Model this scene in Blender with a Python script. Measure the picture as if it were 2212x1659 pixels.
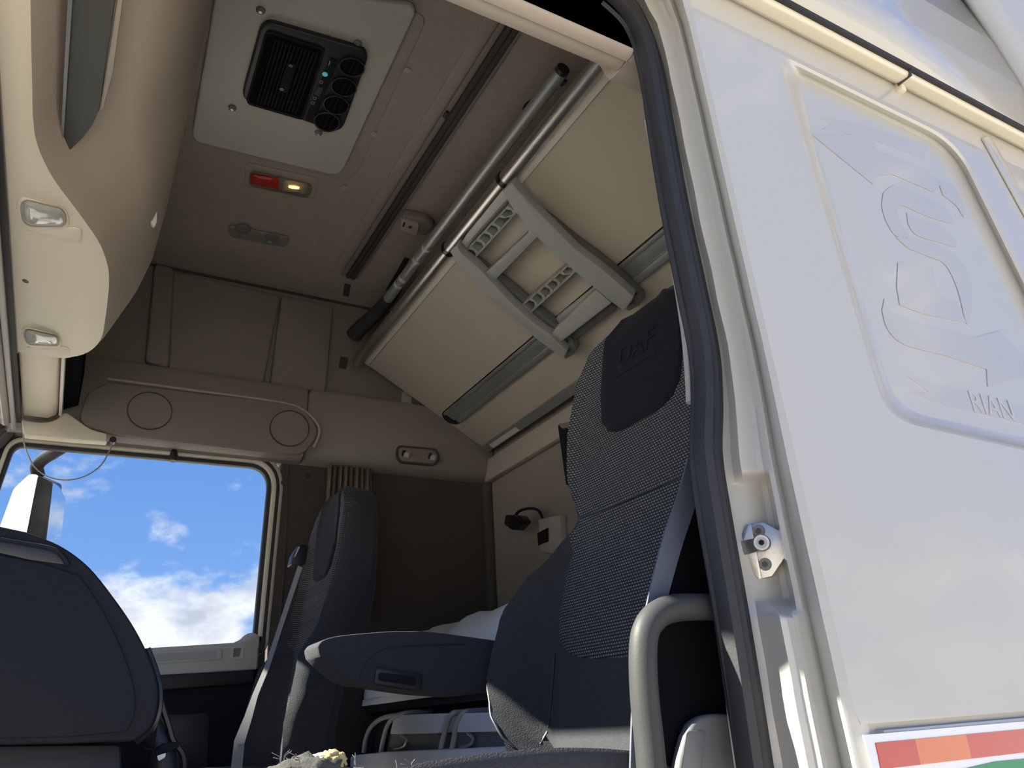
import bpy, bmesh, math, random
from mathutils import Vector, Matrix
random.seed(7)
S = bpy.context.scene
COL = S.collection
for o in list(bpy.data.objects): bpy.data.objects.remove(o)

# ------------------------------------------------------------------ camera
F, CX, CY = 1660.0, 1106.0, 829.5
RX = Vector((0.87426218, 0.15029857, 0.46160153))
RY = Vector((-0.48235001, 0.37630091, 0.79103482))
RZ = Vector((-0.05480967, -0.91422534, 0.40148217))
cam_d = bpy.data.cameras.new('camera'); cam_d.sensor_width = 36.0
cam_d.lens = F / 2212 * 36.0; cam_d.clip_start = 0.02; cam_d.clip_end = 500
cam = bpy.data.objects.new('camera', cam_d); COL.objects.link(cam)
cam.matrix_world = Matrix(((RX.x, -RX.y, -RX.z, 0), (RY.x, -RY.y, -RY.z, 0), (RZ.x, -RZ.y, -RZ.z, 0), (0, 0, 0, 1)))
S.camera = cam

# ------------------------------------------------------------------ sky, sun, exposure
S.view_settings.view_transform = 'Standard'
try: S.view_settings.look = 'None'
except Exception: pass
S.view_settings.gamma = 1.0
S.view_settings.use_curve_mapping = False
S.view_settings.exposure = 0.33
w = bpy.data.worlds.new('sky'); S.world = w; w.use_nodes = True
nt = w.node_tree; nt.nodes.clear()
def N(t, **k):
    n = nt.nodes.new(t)
    for a, v in k.items(): setattr(n, a, v)
    return n
out = N('ShaderNodeOutputWorld'); bg = N('ShaderNodeBackground'); bg.inputs[1].default_value = 1.0
tc = N('ShaderNodeTexCoord'); sep = N('ShaderNodeSeparateXYZ')
nt.links.new(tc.outputs['Generated'], sep.inputs[0])
grad = N('ShaderNodeValToRGB'); cr = grad.color_ramp
cr.elements[0].position = 0.0; cr.elements[0].color = (0.32, 0.47, 0.76, 1)
cr.elements[1].position = 1.0; cr.elements[1].color = (0.07, 0.19, 0.52, 1)
e = cr.elements.new(0.13); e.color = (0.195, 0.375, 0.76, 1)
e = cr.elements.new(0.33); e.color = (0.125, 0.285, 0.68, 1)
nt.links.new(sep.outputs['Z'], grad.inputs[0])
mp = N('ShaderNodeMapping'); mp.inputs['Location'].default_value = (3.1, 0.62, 0.40); mp.inputs['Scale'].default_value = (1, 1, 1.7)
nt.links.new(tc.outputs['Generated'], mp.inputs[0])
noi = N('ShaderNodeTexNoise'); noi.inputs['Scale'].default_value = 7.0; noi.inputs['Detail'].default_value = 9.0; noi.inputs['Roughness'].default_value = 0.56
nt.links.new(mp.outputs[0], noi.inputs['Vector'])
# cumulus gets denser towards the horizon, all the way round
cov = N('ShaderNodeMapRange'); cov.inputs['From Min'].default_value = 0.06; cov.inputs['From Max'].default_value = 0.24
cov.inputs['To Min'].default_value = 0.14; cov.inputs['To Max'].default_value = 0.0
nt.links.new(sep.outputs['Z'], cov.inputs['Value'])
add = N('ShaderNodeMath', operation='ADD'); nt.links.new(noi.outputs['Fac'], add.inputs[0]); nt.links.new(cov.outputs[0], add.inputs[1])
thr = N('ShaderNodeMapRange', interpolation_type='SMOOTHSTEP'); thr.inputs['From Min'].default_value = 0.545; thr.inputs['From Max'].default_value = 0.70
nt.links.new(add.outputs[0], thr.inputs['Value'])
n2 = N('ShaderNodeTexNoise'); n2.inputs['Scale'].default_value = 16.0; n2.inputs['Detail'].default_value = 6.0
nt.links.new(mp.outputs[0], n2.inputs['Vector'])
cc = N('ShaderNodeMix', data_type='RGBA'); cc.inputs['A'].default_value = (0.50, 0.54, 0.66, 1); cc.inputs['B'].default_value = (0.86, 0.87, 0.92, 1)
cmr = N('ShaderNodeMapRange'); cmr.inputs['From Min'].default_value = 0.38; cmr.inputs['From Max'].default_value = 0.6
nt.links.new(n2.outputs['Fac'], cmr.inputs['Value']); nt.links.new(cmr.outputs[0], cc.inputs['Factor'])
mixs = N('ShaderNodeMix', data_type='RGBA')
nt.links.new(thr.outputs[0], mixs.inputs['Factor']); nt.links.new(grad.outputs[0], mixs.inputs['A']); nt.links.new(cc.outputs['Result'], mixs.inputs['B'])
nt.links.new(mixs.outputs['Result'], bg.inputs[0]); nt.links.new(bg.outputs[0], out.inputs[0])

sd = bpy.data.lights.new('sun', 'SUN'); sd.energy = 19.0; sd.angle = math.radians(0.6); sd.color = (1.0, 0.93, 0.80)
sun = bpy.data.objects.new('sun', sd); COL.objects.link(sun)
sun.rotation_euler = Vector((-0.66, 0.28, 0.64)).to_track_quat('Z', 'Y').to_euler()

# ------------------------------------------------------------------ pixel <-> place
def ray(px, py):
    c = Vector((px - CX, py - CY, F))
    return Vector((RX.dot(c), RY.dot(c), RZ.dot(c)))
def U(px, py, x=None, y=None, z=None, pl=None):
    r = ray(px, py)
    if x is not None: return r * (x / r.x)
    if y is not None: return r * (y / r.y)
    if z is not None: return r * (z / r.z)
    p, n = pl
    return r * (p.dot(n) / r.dot(n))
def UU(pts, **k): return [U(a, b, **k) for a, b in pts]
V = lambda *a: Vector(a)

# ------------------------------------------------------------------ materials
MATS = {}
def mat(name, col, rough=0.6, metal=0.0, var=0.08, vscale=6.0, bump=0.0, bscale=300.0, coat=0.0, trans=0.0, emit=None, es=0.0, spec=0.5, sheen=0.0, detail=3.0):
    if name in MATS: return MATS[name]
    m = bpy.data.materials.new(name); m.use_nodes = True; t = m.node_tree
    b = t.nodes['Principled BSDF']
    c = (col[0], col[1], col[2], 1)
    b.inputs['Roughness'].default_value = rough; b.inputs['Metallic'].default_value = metal
    b.inputs['Specular IOR Level'].default_value = spec
    if coat: b.inputs['Coat Weight'].default_value = coat; b.inputs['Coat Roughness'].default_value = 0.03
    if trans: b.inputs['Transmission Weight'].default_value = trans
    if sheen: b.inputs['Sheen Weight'].default_value = sheen; b.inputs['Sheen Roughness'].default_value = 0.4
    if emit: b.inputs['Emission Color'].default_value = (*emit, 1); b.inputs['Emission Strength'].default_value = es
    tcn = t.nodes.new('ShaderNodeTexCoord')
    if var:
        nz = t.nodes.new('ShaderNodeTexNoise'); nz.inputs['Scale'].default_value = vscale; nz.inputs['Detail'].default_value = 4
        t.links.new(tcn.outputs['Object'], nz.inputs['Vector'])
        mx = t.nodes.new('ShaderNodeMix'); mx.data_type = 'RGBA'
        mx.inputs['A'].default_value = tuple(v * (1 - var) for v in col) + (1,)
        mx.inputs['B'].default_value = tuple(min(1, v * (1 + var)) for v in col) + (1,)
        t.links.new(nz.outputs['Fac'], mx.inputs['Factor']); t.links.new(mx.outputs['Result'], b.inputs['Base Color'])
    else: b.inputs['Base Color'].default_value = c
    if bump:
        bz = t.nodes.new('ShaderNodeTexNoise'); bz.inputs['Scale'].default_value = bscale; bz.inputs['Detail'].default_value = detail
        t.links.new(tcn.outputs['Object'], bz.inputs['Vector'])
        bp_ = t.nodes.new('ShaderNodeBump'); bp_.inputs['Strength'].default_value = bump; bp_.inputs['Distance'].default_value = 0.002
        t.links.new(bz.outputs['Fac'], bp_.inputs['Height']); t.links.new(bp_.outputs[0], b.inputs['Normal'])
    MATS[name] = m
    return m
def s2l(r, g, b):
    f = lambda v: (v / 255 / 12.92) if v / 255 <= 0.04045 else ((v / 255 + 0.055) / 1.055) ** 2.4
    return (f(r), f(g), f(b))

headliner = mat('headliner_fabric', (0.36, 0.315, 0.27), 0.95, bump=0.5, bscale=420, var=0.10, vscale=30)
beige = mat('beige_plastic', (0.84, 0.76, 0.61), 0.55, bump=0.15, bscale=900, var=0.03)
taupe = mat('taupe_plastic', (0.40, 0.35, 0.30), 0.6, bump=0.2, bscale=900, var=0.04)
taupe_d = mat('grey_taupe_plastic', (0.235, 0.21, 0.185), 0.6, bump=0.2, bscale=900, var=0.04)
plate_g = mat('grey_green_plate', (0.47, 0.47, 0.42), 0.5, bump=0.1, bscale=700, var=0.03)
black_p = mat('black_plastic', (0.018, 0.019, 0.022), 0.42, var=0.05, bump=0.15, bscale=700)
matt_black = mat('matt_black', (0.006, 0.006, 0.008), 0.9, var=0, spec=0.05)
black_s = mat('black_satin', (0.012, 0.012, 0.014), 0.25, var=0)
dark_p = mat('dark_grey_plastic', (0.012, 0.014, 0.019), 0.65, spec=0.12, bump=0.25, bscale=800, var=0.06)
dark_in = mat('dark_brown_trim', (0.075, 0.064, 0.056), 0.9, spec=0.2, bump=0.3, bscale=400, var=0.12, vscale=12)
grey_p = mat('grey_plastic', (0.36, 0.37, 0.35), 0.5, bump=0.1, bscale=700, var=0.04)
grey_d = mat('mid_grey_plastic', (0.15, 0.155, 0.15), 0.5, bump=0.1, bscale=700, var=0.04)
light_p = mat('light_grey_plastic', (0.50, 0.49, 0.46), 0.5, var=0.03, bump=0.1, bscale=800)
alu = mat('brushed_aluminium', (0.62, 0.60, 0.56), 0.33, 1.0, var=0.05, vscale=40)
alu_m = mat('anodised_aluminium', (0.42, 0.43, 0.43), 0.42, 0.7, var=0.05, vscale=40)
zinc = mat('zinc_plate', (0.50, 0.50, 0.48), 0.40, 1.0, var=0.18, vscale=70, bump=0.1, bscale=200)
rubber = mat('black_rubber', (0.024, 0.024, 0.027), 0.58, var=0.15, vscale=25, bump=0.15, bscale=300)
paint = mat('cream_white_paint', (0.50, 0.49, 0.45), 0.25, var=0.012, vscale=2.0, coat=0.7)
paint2 = mat('gloss_white_decal', (0.47, 0.46, 0.43), 0.12, var=0.01, coat=0.6)
cream = mat('cream_frame_paint', (0.72, 0.66, 0.52), 0.35, var=0.02, coat=0.4)
bunk_f = mat('bunk_board', (0.51, 0.455, 0.37), 0.75, bump=0.2, bscale=500, var=0.06, vscale=5)
white_l = mat('white_lacquer', (0.72, 0.68, 0.60), 0.4, var=0.03)
velour = mat('charcoal_velour', (0.033, 0.035, 0.040), 0.95, bump=0.6, bscale=500, var=0.25, vscale=140, sheen=0.06)
velour_b = mat('blue_black_velour', (0.011, 0.012, 0.017), 0.95, spec=0.2, bump=0.3, bscale=500, var=0.12, vscale=60, sheen=0.05)
belt_m = mat('seat_belt_webbing', (0.10, 0.115, 0.15), 0.6, bump=0.4, bscale=900, var=0.1, vscale=60)
belt_g = mat('grey_belt_webbing', (0.22, 0.22, 0.23), 0.6, bump=0.4, bscale=900, var=0.1, vscale=60)
linen = mat('white_linen', (0.80, 0.80, 0.77), 0.95, bump=0.8, bscale=90, var=0.06, vscale=60, detail=6)
curtain_m = mat('brown_curtain', (0.16, 0.13, 0.105), 0.9, bump=0.3, bscale=500, var=0.1)
foam_g = mat('grey_torn_lining', (0.055, 0.053, 0.047), 1.0, bump=1.0, bscale=160, var=0.35, vscale=120, detail=8)
foam_y = mat('yellow_seat_foam', (0.36, 0.29, 0.14), 1.0, bump=1.0, bscale=120, var=0.2, vscale=90, detail=8)
glass_l = mat('clear_lens', (0.72, 0.76, 0.72), 0.12, var=0.25, vscale=60, trans=0.45, coat=0.5)
red_l = mat('red_lens', (0.55, 0.025, 0.015), 0.15, var=0.1, coat=0.6, trans=0.2)
bulb_m = mat('lit_filament', (1, 0.6, 0.2), 0.3, var=0, emit=(1.0, 0.48, 0.10), es=5.0)
lens_w = mat('warm_lens', (0.55, 0.47, 0.36), 0.2, var=0.1, coat=0.5, trans=0.35)
teal = mat('teal_indicator', (0.1, 0.45, 0.5), 0.4, var=0, emit=(0.12, 0.55, 0.6), es=0.25)
marks = mat('grey_print', (0.22, 0.24, 0.27), 0.6, var=0)
red_r = mat('red_reflector', (0.50, 0.03, 0.03), 0.25, var=0.12, vscale=9, coat=0.6)
orange_r = mat('orange_reflector', (0.66, 0.15, 0.05), 0.25, var=0.12, vscale=9, coat=0.6)
green_r = mat('green_sticker', (0.03, 0.28, 0.12), 0.4, var=0.05)
white_st = mat('white_sticker', (0.80, 0.82, 0.85), 0.35, var=0.02)
mirror_m = mat('mirror_glass', (0.85, 0.87, 0.9), 0.02, 1.0, var=0)
steel_c = mat('steel_cable', (0.45, 0.44, 0.42), 0.4, 0.8, var=0)
concrete = mat('concrete_yard', (0.42, 0.39, 0.345), 0.9, var=0.12, vscale=0.7, bump=0.2, bscale=40)
metal_grey = mat('grey_painted_tube', (0.045, 0.046, 0.046), 0.55, 0.0, spec=0.3, var=0.1, vscale=30, bump=0.1, bscale=300)
lining = mat('woven_edge_lining', (0.46, 0.43, 0.40), 0.95, bump=1.0, bscale=350, var=0.1)

def glass_mat(name, tint):
    m = bpy.data.materials.new(name); m.use_nodes = True; t = m.node_tree; t.nodes.clear()
    o = t.nodes.new('ShaderNodeOutputMaterial'); mx = t.nodes.new('ShaderNodeMixShader')
    tr = t.nodes.new('ShaderNodeBsdfTransparent'); gl = t.nodes.new('ShaderNodeBsdfGlossy'); fr = t.nodes.new('ShaderNodeFresnel')
    tr.inputs[0].default_value = (*tint, 1); gl.inputs['Roughness'].default_value = 0.01; fr.inputs[0].default_value = 1.25
    t.links.new(fr.outputs[0], mx.inputs[0]); t.links.new(tr.outputs[0], mx.inputs[1]); t.links.new(gl.outputs[0], mx.inputs[2]); t.links.new(mx.outputs[0], o.inputs[0])
    return m
pane = glass_mat('window_glass', (0.96, 0.98, 0.98))

def weave_mat(name, dark, light, bw, rh, mortar):
    m = bpy.data.materials.new(name); m.use_nodes = True; t = m.node_tree; b = t.nodes['Principled BSDF']
    b.inputs['Roughness'].default_value = 0.95; b.inputs['Specular IOR Level'].default_value = 0.2
    uv = t.nodes.new('ShaderNodeUVMap'); br = t.nodes.new('ShaderNodeTexBrick')
    br.inputs['Scale'].default_value = 1.0; br.inputs['Brick Width'].default_value = bw; br.inputs['Row Height'].default_value = rh
    br.inputs['Mortar Size'].default_value = mortar; br.inputs['Mortar Smooth'].default_value = 0.3; br.inputs['Bias'].default_value = -0.35
    br.inputs['Color1'].default_value = (*light, 1); br.inputs['Color2'].default_value = tuple(0.55 * c for c in light) + (1,); br.inputs['Mortar'].default_value = (*dark, 1)
    t.links.new(uv.outputs[0], br.inputs['Vector']); t.links.new(br.outputs['Color'], b.inputs['Base Color'])
    bp_ = t.nodes.new('ShaderNodeBump'); bp_.invert = True; bp_.inputs['Strength'].default_value = 0.6; bp_.inputs['Distance'].default_value = 0.001
    t.links.new(br.outputs['Fac'], bp_.inputs['Height']); t.links.new(bp_.outputs[0], b.inputs['Normal'])
    return m
weave = weave_mat('dotted_weave_fabric', (0.026, 0.027, 0.029), (0.22, 0.22, 0.21), 0.0066, 0.0050, 0.0014)
ribbed = weave_mat('ribbed_fabric', (0.030, 0.030, 0.033), (0.11, 0.105, 0.10), 0.5, 0.0060, 0.0018)

# ------------------------------------------------------------------ mesh helpers
def origin_of(p):
    v = Vector((0, 0, 0))
    while p is not None: v += p.location; p = p.parent
    return v
def mk(name, verts, faces, m, parent=None, smooth=False, uvs=None, bevel=0.0, bseg=2, angle=35, origin=None, sharp=True):
    verts = [Vector(v) for v in verts]
    if parent is not None: org = origin_of(parent)
    elif origin is not None: org = Vector(origin)
    else:
        xs = [v.x for v in verts]; ys = [v.y for v in verts]; zs = [v.z for v in verts]
        org = Vector(((min(xs) + max(xs)) / 2, (min(ys) + max(ys)) / 2, min(zs)))
    bm = bmesh.new()
    vs = [bm.verts.new(v - org) for v in verts]
    uvl = bm.loops.layers.uv.new('UVMap') if uvs else None
    for f in faces:
        if len(set(f)) < 3: continue
        try: fc = bm.faces.new([vs[i] for i in f])
        except ValueError: continue
        if uvl:
            for lp, i in zip(fc.loops, f): lp[uvl].uv = uvs[i]
    bmesh.ops.recalc_face_normals(bm, faces=bm.faces)
    if bevel:
        bm.edges.ensure_lookup_table()
        es = [e for e in bm.edges if len(e.link_faces) == 2 and e.calc_face_angle(0) > math.radians(angle)]
        if es:
            try: bmesh.ops.bevel(bm, geom=es, offset=bevel, segments=bseg, affect='EDGES', profile=0.5, clamp_overlap=True)
            except Exception: pass
        smooth = True
    me = bpy.data.meshes.new(name); bm.to_mesh(me); bm.free()
    me.materials.append(m)
    o = bpy.data.objects.new(name, me); COL.objects.link(o)
    if parent is not None: o.parent = parent
    else: o.location = org
    if smooth:
        for p in me.polygons: p.use_smooth = True
        if sharp: me.set_sharp_from_angle(angle=math.radians(40))
    return o
def tag(o, label=None, cat=None, group=None, kind=None):
    if label: o['label'] = label
    if cat: o['category'] = cat
    if group: o['group'] = group
    if kind: o['kind'] = kind
    return o
def thing(name, loc, label, cat, group=None):
    o = bpy.data.objects.new(name, None); COL.objects.link(o); o.location = loc; o.empty_display_size = 0.05
    return tag(o, label, cat, group)

def prism(name, pts, d, m, parent=None, bevel=0.0, bseg=2, smooth=False, origin=None):
    n = len(pts); d = Vector(d)
    vs = [Vector(p) for p in pts] + [Vector(p) + d for p in pts]
    fs = [list(range(n)), list(range(2 * n - 1, n - 1, -1))] + [[i, (i + 1) % n, n + (i + 1) % n, n + i] for i in range(n)]
    return mk(name, vs, fs, m, parent, smooth, bevel=bevel, bseg=bseg, origin=origin)
def ring(name, outer, inner, d, m, parent=None, bevel=0.0, origin=None):
    n = len(outer); d = Vector(d)
    vs = [Vector(p) for p in outer] + [Vector(p) for p in inner] + [Vector(p) + d for p in outer] + [Vector(p) + d for p in inner]
    fs = []
    for i in range(n):
        j = (i + 1) % n
        fs += [[i, j, n + j, n + i], [2 * n + i, 3 * n + i, 3 * n + j, 2 * n + j], [i, 2 * n + i, 2 * n + j, j], [n + i, n + j, 3 * n + j, 3 * n + i]]
    return mk(name, vs, fs, m, parent, bevel=bevel, origin=origin)
def box(name, a, b, m, parent=None, bevel=0.0, bseg=2, origin=None):
    a = Vector(a); b = Vector(b)
    p = [V(a.x, a.y, a.z), V(b.x, a.y, a.z), V(b.x, b.y, a.z), V(a.x, b.y, a.z)]
    return prism(name, p, (0, 0, b.z - a.z), m, parent, bevel, bseg, origin=origin)
def rp(pts, r, n=5):
    """round the corners of a 2-D polygon"""
    out_ = []; k = len(pts)
    for i in range(k):
        p0 = Vector(pts[i - 1]); p1 = Vector(pts[i]); p2 = Vector(pts[(i + 1) % k])
        rr = r[i] if isinstance(r, (list, tuple)) else r
        a = (p0 - p1); b = (p2 - p1)
        t = min(rr, a.length * 0.48, b.length * 0.48)
        if t < 1e-6: out_.append(tuple(p1)); continue
        A = p1 + a.normalized() * t; B = p1 + b.normalized() * t
        for j in range(n + 1):
            s = j / n
            out_.append(tuple((1 - s) ** 2 * A + 2 * s * (1 - s) * p1 + s * s * B))
    return out_
def ell(cx, cy, ax, ay, bx, by, n=28):
    return [(cx + ax * math.cos(2 * math.pi * i / n) + bx * math.sin(2 * math.pi * i / n), cy + ay * math.cos(2 * math.pi * i / n) + by * math.sin(2 * math.pi * i / n)) for i in range(n)]
def inset(pts, d):
    """offset a closed 2-D polygon inwards (d>0) or outwards"""
    k = len(pts); A = sum(pts[i][0] * pts[(i + 1) % k][1] - pts[(i + 1) % k][0] * pts[i][1] for i in range(k))
    sg = 1 if A > 0 else -1; res = []
    for i in range(k):
        p0 = Vector(pts[i - 1]); p1 = Vector(pts[i]); p2 = Vector(pts[(i + 1) % k])
        e1 = (p1 - p0); e2 = (p2 - p1)
        if e1.length < 1e-9: e1 = e2
        if e2.length < 1e-9: e2 = e1
        e1 = e1.normalized(); e2 = e2.normalized()
        n1 = Vector((-e1.y, e1.x)) * sg; n2 = Vector((-e2.y, e2.x)) * sg
        nn = (n1 + n2)
        nn = nn.normalized() if nn.length > 1e-6 else n1
        c = max(0.35, nn.dot(n1))
        res.append(tuple(p1 + nn * (d / c)))
    return res
def spline(pts, n=8, closed=False):
    pts = [Vector(p) for p in pts]; k = len(pts); res = []
    rng = k if closed else k - 1
    for i in range(rng):
        p0 = pts[i - 1] if (i > 0 or closed) else pts[0]; p1 = pts[i]; p2 = pts[(i + 1) % k]; p3 = pts[(i + 2) % k] if (i + 2 < k or closed) else pts[-1]
        for j in range(n):
            t = j / n
            res.append(0.5 * ((2 * p1) + (p2 - p0) * t + (2 * p0 - 5 * p1 + 4 * p2 - p3) * t * t + (3 * p1 - p0 - 3 * p2 + p3) * t ** 3))
    if not closed: res.append(pts[-1])
    return res
def spl2(pts, n=6): return [(p.x, p.y) for p in spline([V(a, b, 0) for a, b in pts], n)]
def tube(name, pts, r, m, parent=None, seg=12, prof=None, origin=None, up=(0, 0, 1)):
    pts = [Vector(p) for p in pts]; k = len(pts); vs = []; fs = []
    T = [(pts[min(i + 1, k - 1)] - pts[max(i - 1, 0)]).normalized() for i in range(k)]
    u = Vector(up); a = u - T[0] * u.dot(T[0])
    if a.length < 1e-3: a = Vector((1, 0, 0)) - T[0] * T[0].x
    a.normalize()
    if prof is None: prof = [(math.cos(2 * math.pi * j / seg), math.sin(2 * math.pi * j / seg)) for j in range(seg)]
    seg = len(prof)
    for i in range(k):
        a = (a - T[i] * a.dot(T[i])).normalized(); b = T[i].cross(a)
        rr = r[i] if isinstance(r, (list, tuple)) else r
        for (c, s) in prof: vs.append(pts[i] + a * (c * rr) + b * (s * rr))
    for i in range(k - 1):
        for j in range(seg):
            fs.append([i * seg + j, i * seg + (j + 1) % seg, (i + 1) * seg + (j + 1) % seg, (i + 1) * seg + j])
    fs += [list(range(seg)), list(range(k * seg - 1, (k - 1) * seg - 1, -1))]
    return mk(name, vs, fs, m, parent, smooth=True, origin=origin)
def loft(name, rows, m, parent=None, closed=False, caps=False, uvs=None, smooth=True, origin=None):
    c = len(rows[0]); vs = [p for r in rows for p in r]; fs = []
    for i in range(len(rows) - 1):
        for j in range(c if closed else c - 1):
            fs.append([i * c + j, i * c + (j + 1) % c, (i + 1) * c + (j + 1) % c, (i + 1) * c + j])
    if caps: fs += [list(range(c)), list(range(len(rows) * c - 1, (len(rows) - 1) * c - 1, -1))]
    fl = [q for r in uvs for q in r] if uvs else None
    return mk(name, vs, fs, m, parent, smooth=smooth, uvs=fl, origin=origin)
def ribbon(name, L, R, th, m, parent=None, origin=None):
    rows = []
    for i, (a, b) in enumerate(zip(L, R)):
        t = (L[min(i + 1, len(L) - 1)] - L[max(i - 1, 0)]).normalized()
        n = t.cross(b - a).normalized() * th
        rows.append([a, b, b + n, a + n])
    return loft(name, rows, m, parent, closed=True, caps=True, origin=origin)
def lerp(a, b, t): return a + (b - a) * t
def interp(tab, x):
    if x <= tab[0][0]: return tab[0][1]
    for (a, va), (b, vb) in zip(tab, tab[1:]):
        if x <= b: t = (x - a) / (b - a); t = t * t * (3 - 2 * t) * 0.5 + t * 0.5; return lerp(va, vb, t)
    return tab[-1][1]
def sstep(x, a, b):
    t = min(1, max(0, (x - a) / (b - a))); return t * t * (3 - 2 * t)

def dome(name, px, h, m, parent, z0, steps=((0, 0.0), (0.06, 0.45), (0.16, 0.75), (0.34, 0.93), (0.62, 1.0))):
    c = Vector((sum(p[0] for p in px) / len(px), sum(p[1] for p in px) / len(px))); rows = []
    for k, q in steps: rows.append([U(lerp(a, c.x, k), lerp(b, c.y, k), z=z0 - h * q) for a, b in px])
    return loft(name, rows, m, parent, closed=True, caps=True)
# ------------------------------------------------------------------ main planes of the cab (metres, camera at the origin)
YN, YF = 0.66, 2.86        # door seal planes, near and far
YS = 0.575                 # outer skin, near side
XR = 1.52                  # rear wall
ZC = 1.70                  # ceiling
ZFL = -0.62                # cab floor
HDR = 0.95                 # door header

# ================================================================== structure
tag(box('ground', (-60, -60, -1.62), (60, 60, -1.5), concrete), kind='structure')
tag(box('floor', (-0.9, 0.68, ZFL - 0.05), (XR + 0.03, YF, ZFL), dark_p), kind='structure')
ceiling = tag(box('ceiling', (0.02, 0.64, ZC), (XR + 0.05, YF + 0.06, ZC + 0.05), headliner), kind='structure')
wall_rear = tag(box('wall_rear', (XR, 0.62, ZFL), (XR + 0.05, YF + 0.06, ZC), mat('rear_wall_fabric', (0.25, 0.215, 0.18), 0.95, bump=0.4, bscale=420, var=0.08, vscale=25)), kind='structure')
# far side wall above the header and behind the door
wall_right = tag(box('wall_right', (-0.30, YF, HDR), (XR, YF + 0.06, ZC), taupe_d), kind='structure')
box('pillar_panel', (0.632, YF, ZFL), (XR, YF + 0.06, HDR), dark_in, wall_right)
# ceiling plugs
for i, (px, py) in enumerate([(879, 150), (807, 287), (744, 402), (679, 523)]):
    c = U(px, py, z=ZC)
    tube('plug', [c + V(0, 0, -0.006), c + V(0, 0, 0.002)], 0.011, taupe, ceiling, seg=14)
for px, py in [(750, 628)]:
    prism('velcro_patch', UU([(744, 612), (758, 615), (753, 640), (741, 637)], z=ZC), (0, 0, -0.003), dark_in, ceiling)
# faint moulded ridge of the headliner
box('headliner_ridge', (0.722, 0.70, ZC - 0.007), (0.762, 2.60, ZC), headliner, ceiling, bevel=0.005)
prism('hatch_surround', UU(rp([(425, -60), (925, 30), (762, 392), (398, 310)], 30), z=ZC), (0, 0, -0.005), headliner, ceiling, bevel=0.003)

# mouldings of the far upper wall
def wall_panel(name, px, th, m=taupe_d, r=10):
    prism(name, UU(rp(px, r), y=YF), (0, -th, 0), m, wall_right, bevel=min(0.008, th * 0.45), bseg=3)
wall_panel('wall_moulding', [(333, 578), (374, 588), (362, 802), (312, 788)], 0.035)
wall_panel('wall_moulding', [(372, 590), (604, 642), (566, 838), (362, 806)], 0.018)
wall_panel('wall_moulding', [(606, 642), (716, 668), (700, 852), (580, 838)], 0.028)
wall_panel('wall_moulding', [(735, 770), (752, 773), (748, 798), (731, 795)], 0.003, dark_in, 1)
wall_panel('wall_moulding', [(868, 845), (890, 850), (886, 892), (866, 890)], 0.004, light_p, 1)
# trim strip along the ceiling joint
tube('ceiling_joint_bead', [V(0.0, YF - 0.004, ZC - 0.004), V(XR, YF - 0.004, ZC - 0.004)], 0.006, dark_in, wall_right, seg=8)

# roof shell, front panel and near upper wall: they keep the daylight out
tag(prism('trim_1', [V(-0.30, 0.63, 0.985), V(-0.20, 0.63, 1.55), V(0.0, 0.63, 1.78), V(XR + 0.06, 0.63, 1.80), V(XR + 0.06, 0.63, 1.755), V(0.03, 0.63, 1.755), V(-0.16, 0.63, 1.53), V(-0.262, 0.63, 0.985)], (0, YF + 0.06 - 0.63, 0), paint), kind='structure')
tag(prism('wall_left', [V(-0.242, 0.645, 1.13), V(-0.16, 0.645, 1.53), V(0.03, 0.645, 1.755), V(XR + 0.05, 0.645, 1.755), V(XR + 0.05, 0.645, ZFL), V(0.98, 0.645, ZFL), V(0.98, 0.645, 1.13), V(-0.262, 0.645, 1.13)], (0, 0.012, 0), dark_in), kind='structure')
tag(prism('wall_front', [V(-0.80, 0.70, ZFL), V(-0.80, 0.70, 0.10), V(-0.76, 0.70, 0.10), V(-0.76, 0.70, ZFL)], (0, YF - 0.70, 0), dark_p), kind='structure')
# A pillars beside the windscreen
for yy in (0.66, YF - 0.02):
    prism('windscreen_pillar', [V(-0.80, yy, 0.10), V(-0.27, yy, 0.985), V(-0.22, yy, 0.985), V(-0.70, yy, 0.10)], (0, 0.05, 0), dark_in, bpy.data.objects['wall_front'])
tag(prism('window_2', [V(-0.775, 0.72, 0.11), V(-0.245, 0.72, 0.975), V(-0.241, 0.72, 0.975), V(-0.771, 0.72, 0.11)], (0, YF - 0.76, 0), pane), kind='structure')

# ================================================================== far overhead box with speakers and hooks
def side_box_profile(s):     # (y, z) seen along x; s=+1 far side
    return [(YF - 0.005, 1.262), (YF - 0.075, 1.242), (YF - 0.082, 1.228), (YF - 0.07, 1.03), (YF - 0.055, 0.985), (YF - 0.03, 0.958), (YF - 0.005, 0.95)]
ob = thing('overhead_side_box', V(0.6, YF - 0.04, 0.95), 'long taupe overhead trim box with round speakers above the passenger window', 'overhead trim')
def rows_x(x0, x1, prof, ends=0.012):
    rows = []
    cy = sum(p[0] for p in prof) / len(prof); cz = sum(p[1] for p in prof) / len(prof)
    for x, k in ((x0, 0.9), (x0 + ends, 1.0), (x1 - ends, 1.0), (x1 - ends * .3, .985), (x1, 0.93)):
        rows.append([V(x, YF - 0.005 - (YF - 0.005 - y) * k, cz + (z - cz) * k) for y, z in prof])
    return rows
loft('front_section', rows_x(-0.27, 0.70, side_box_profile(1)), taupe_d, ob, closed=True, caps=True)
loft('rear_section', rows_x(0.702, 1.515, side_box_profile(1)), taupe_d, ob, closed=True, caps=True)
YB = YF - 0.078
sp = rp(spl2([(235, 828), (420, 850), (600, 872), (655, 890), (683, 930), (668, 965), (622, 984), (420, 962), (240, 938), (175, 912), (190, 850)], 5), 0)
spp = prism('speaker_panel', UU(sp, y=YB), (0, -0.014, 0), taupe_d, ob, bevel=0.006, bseg=3)
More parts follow.
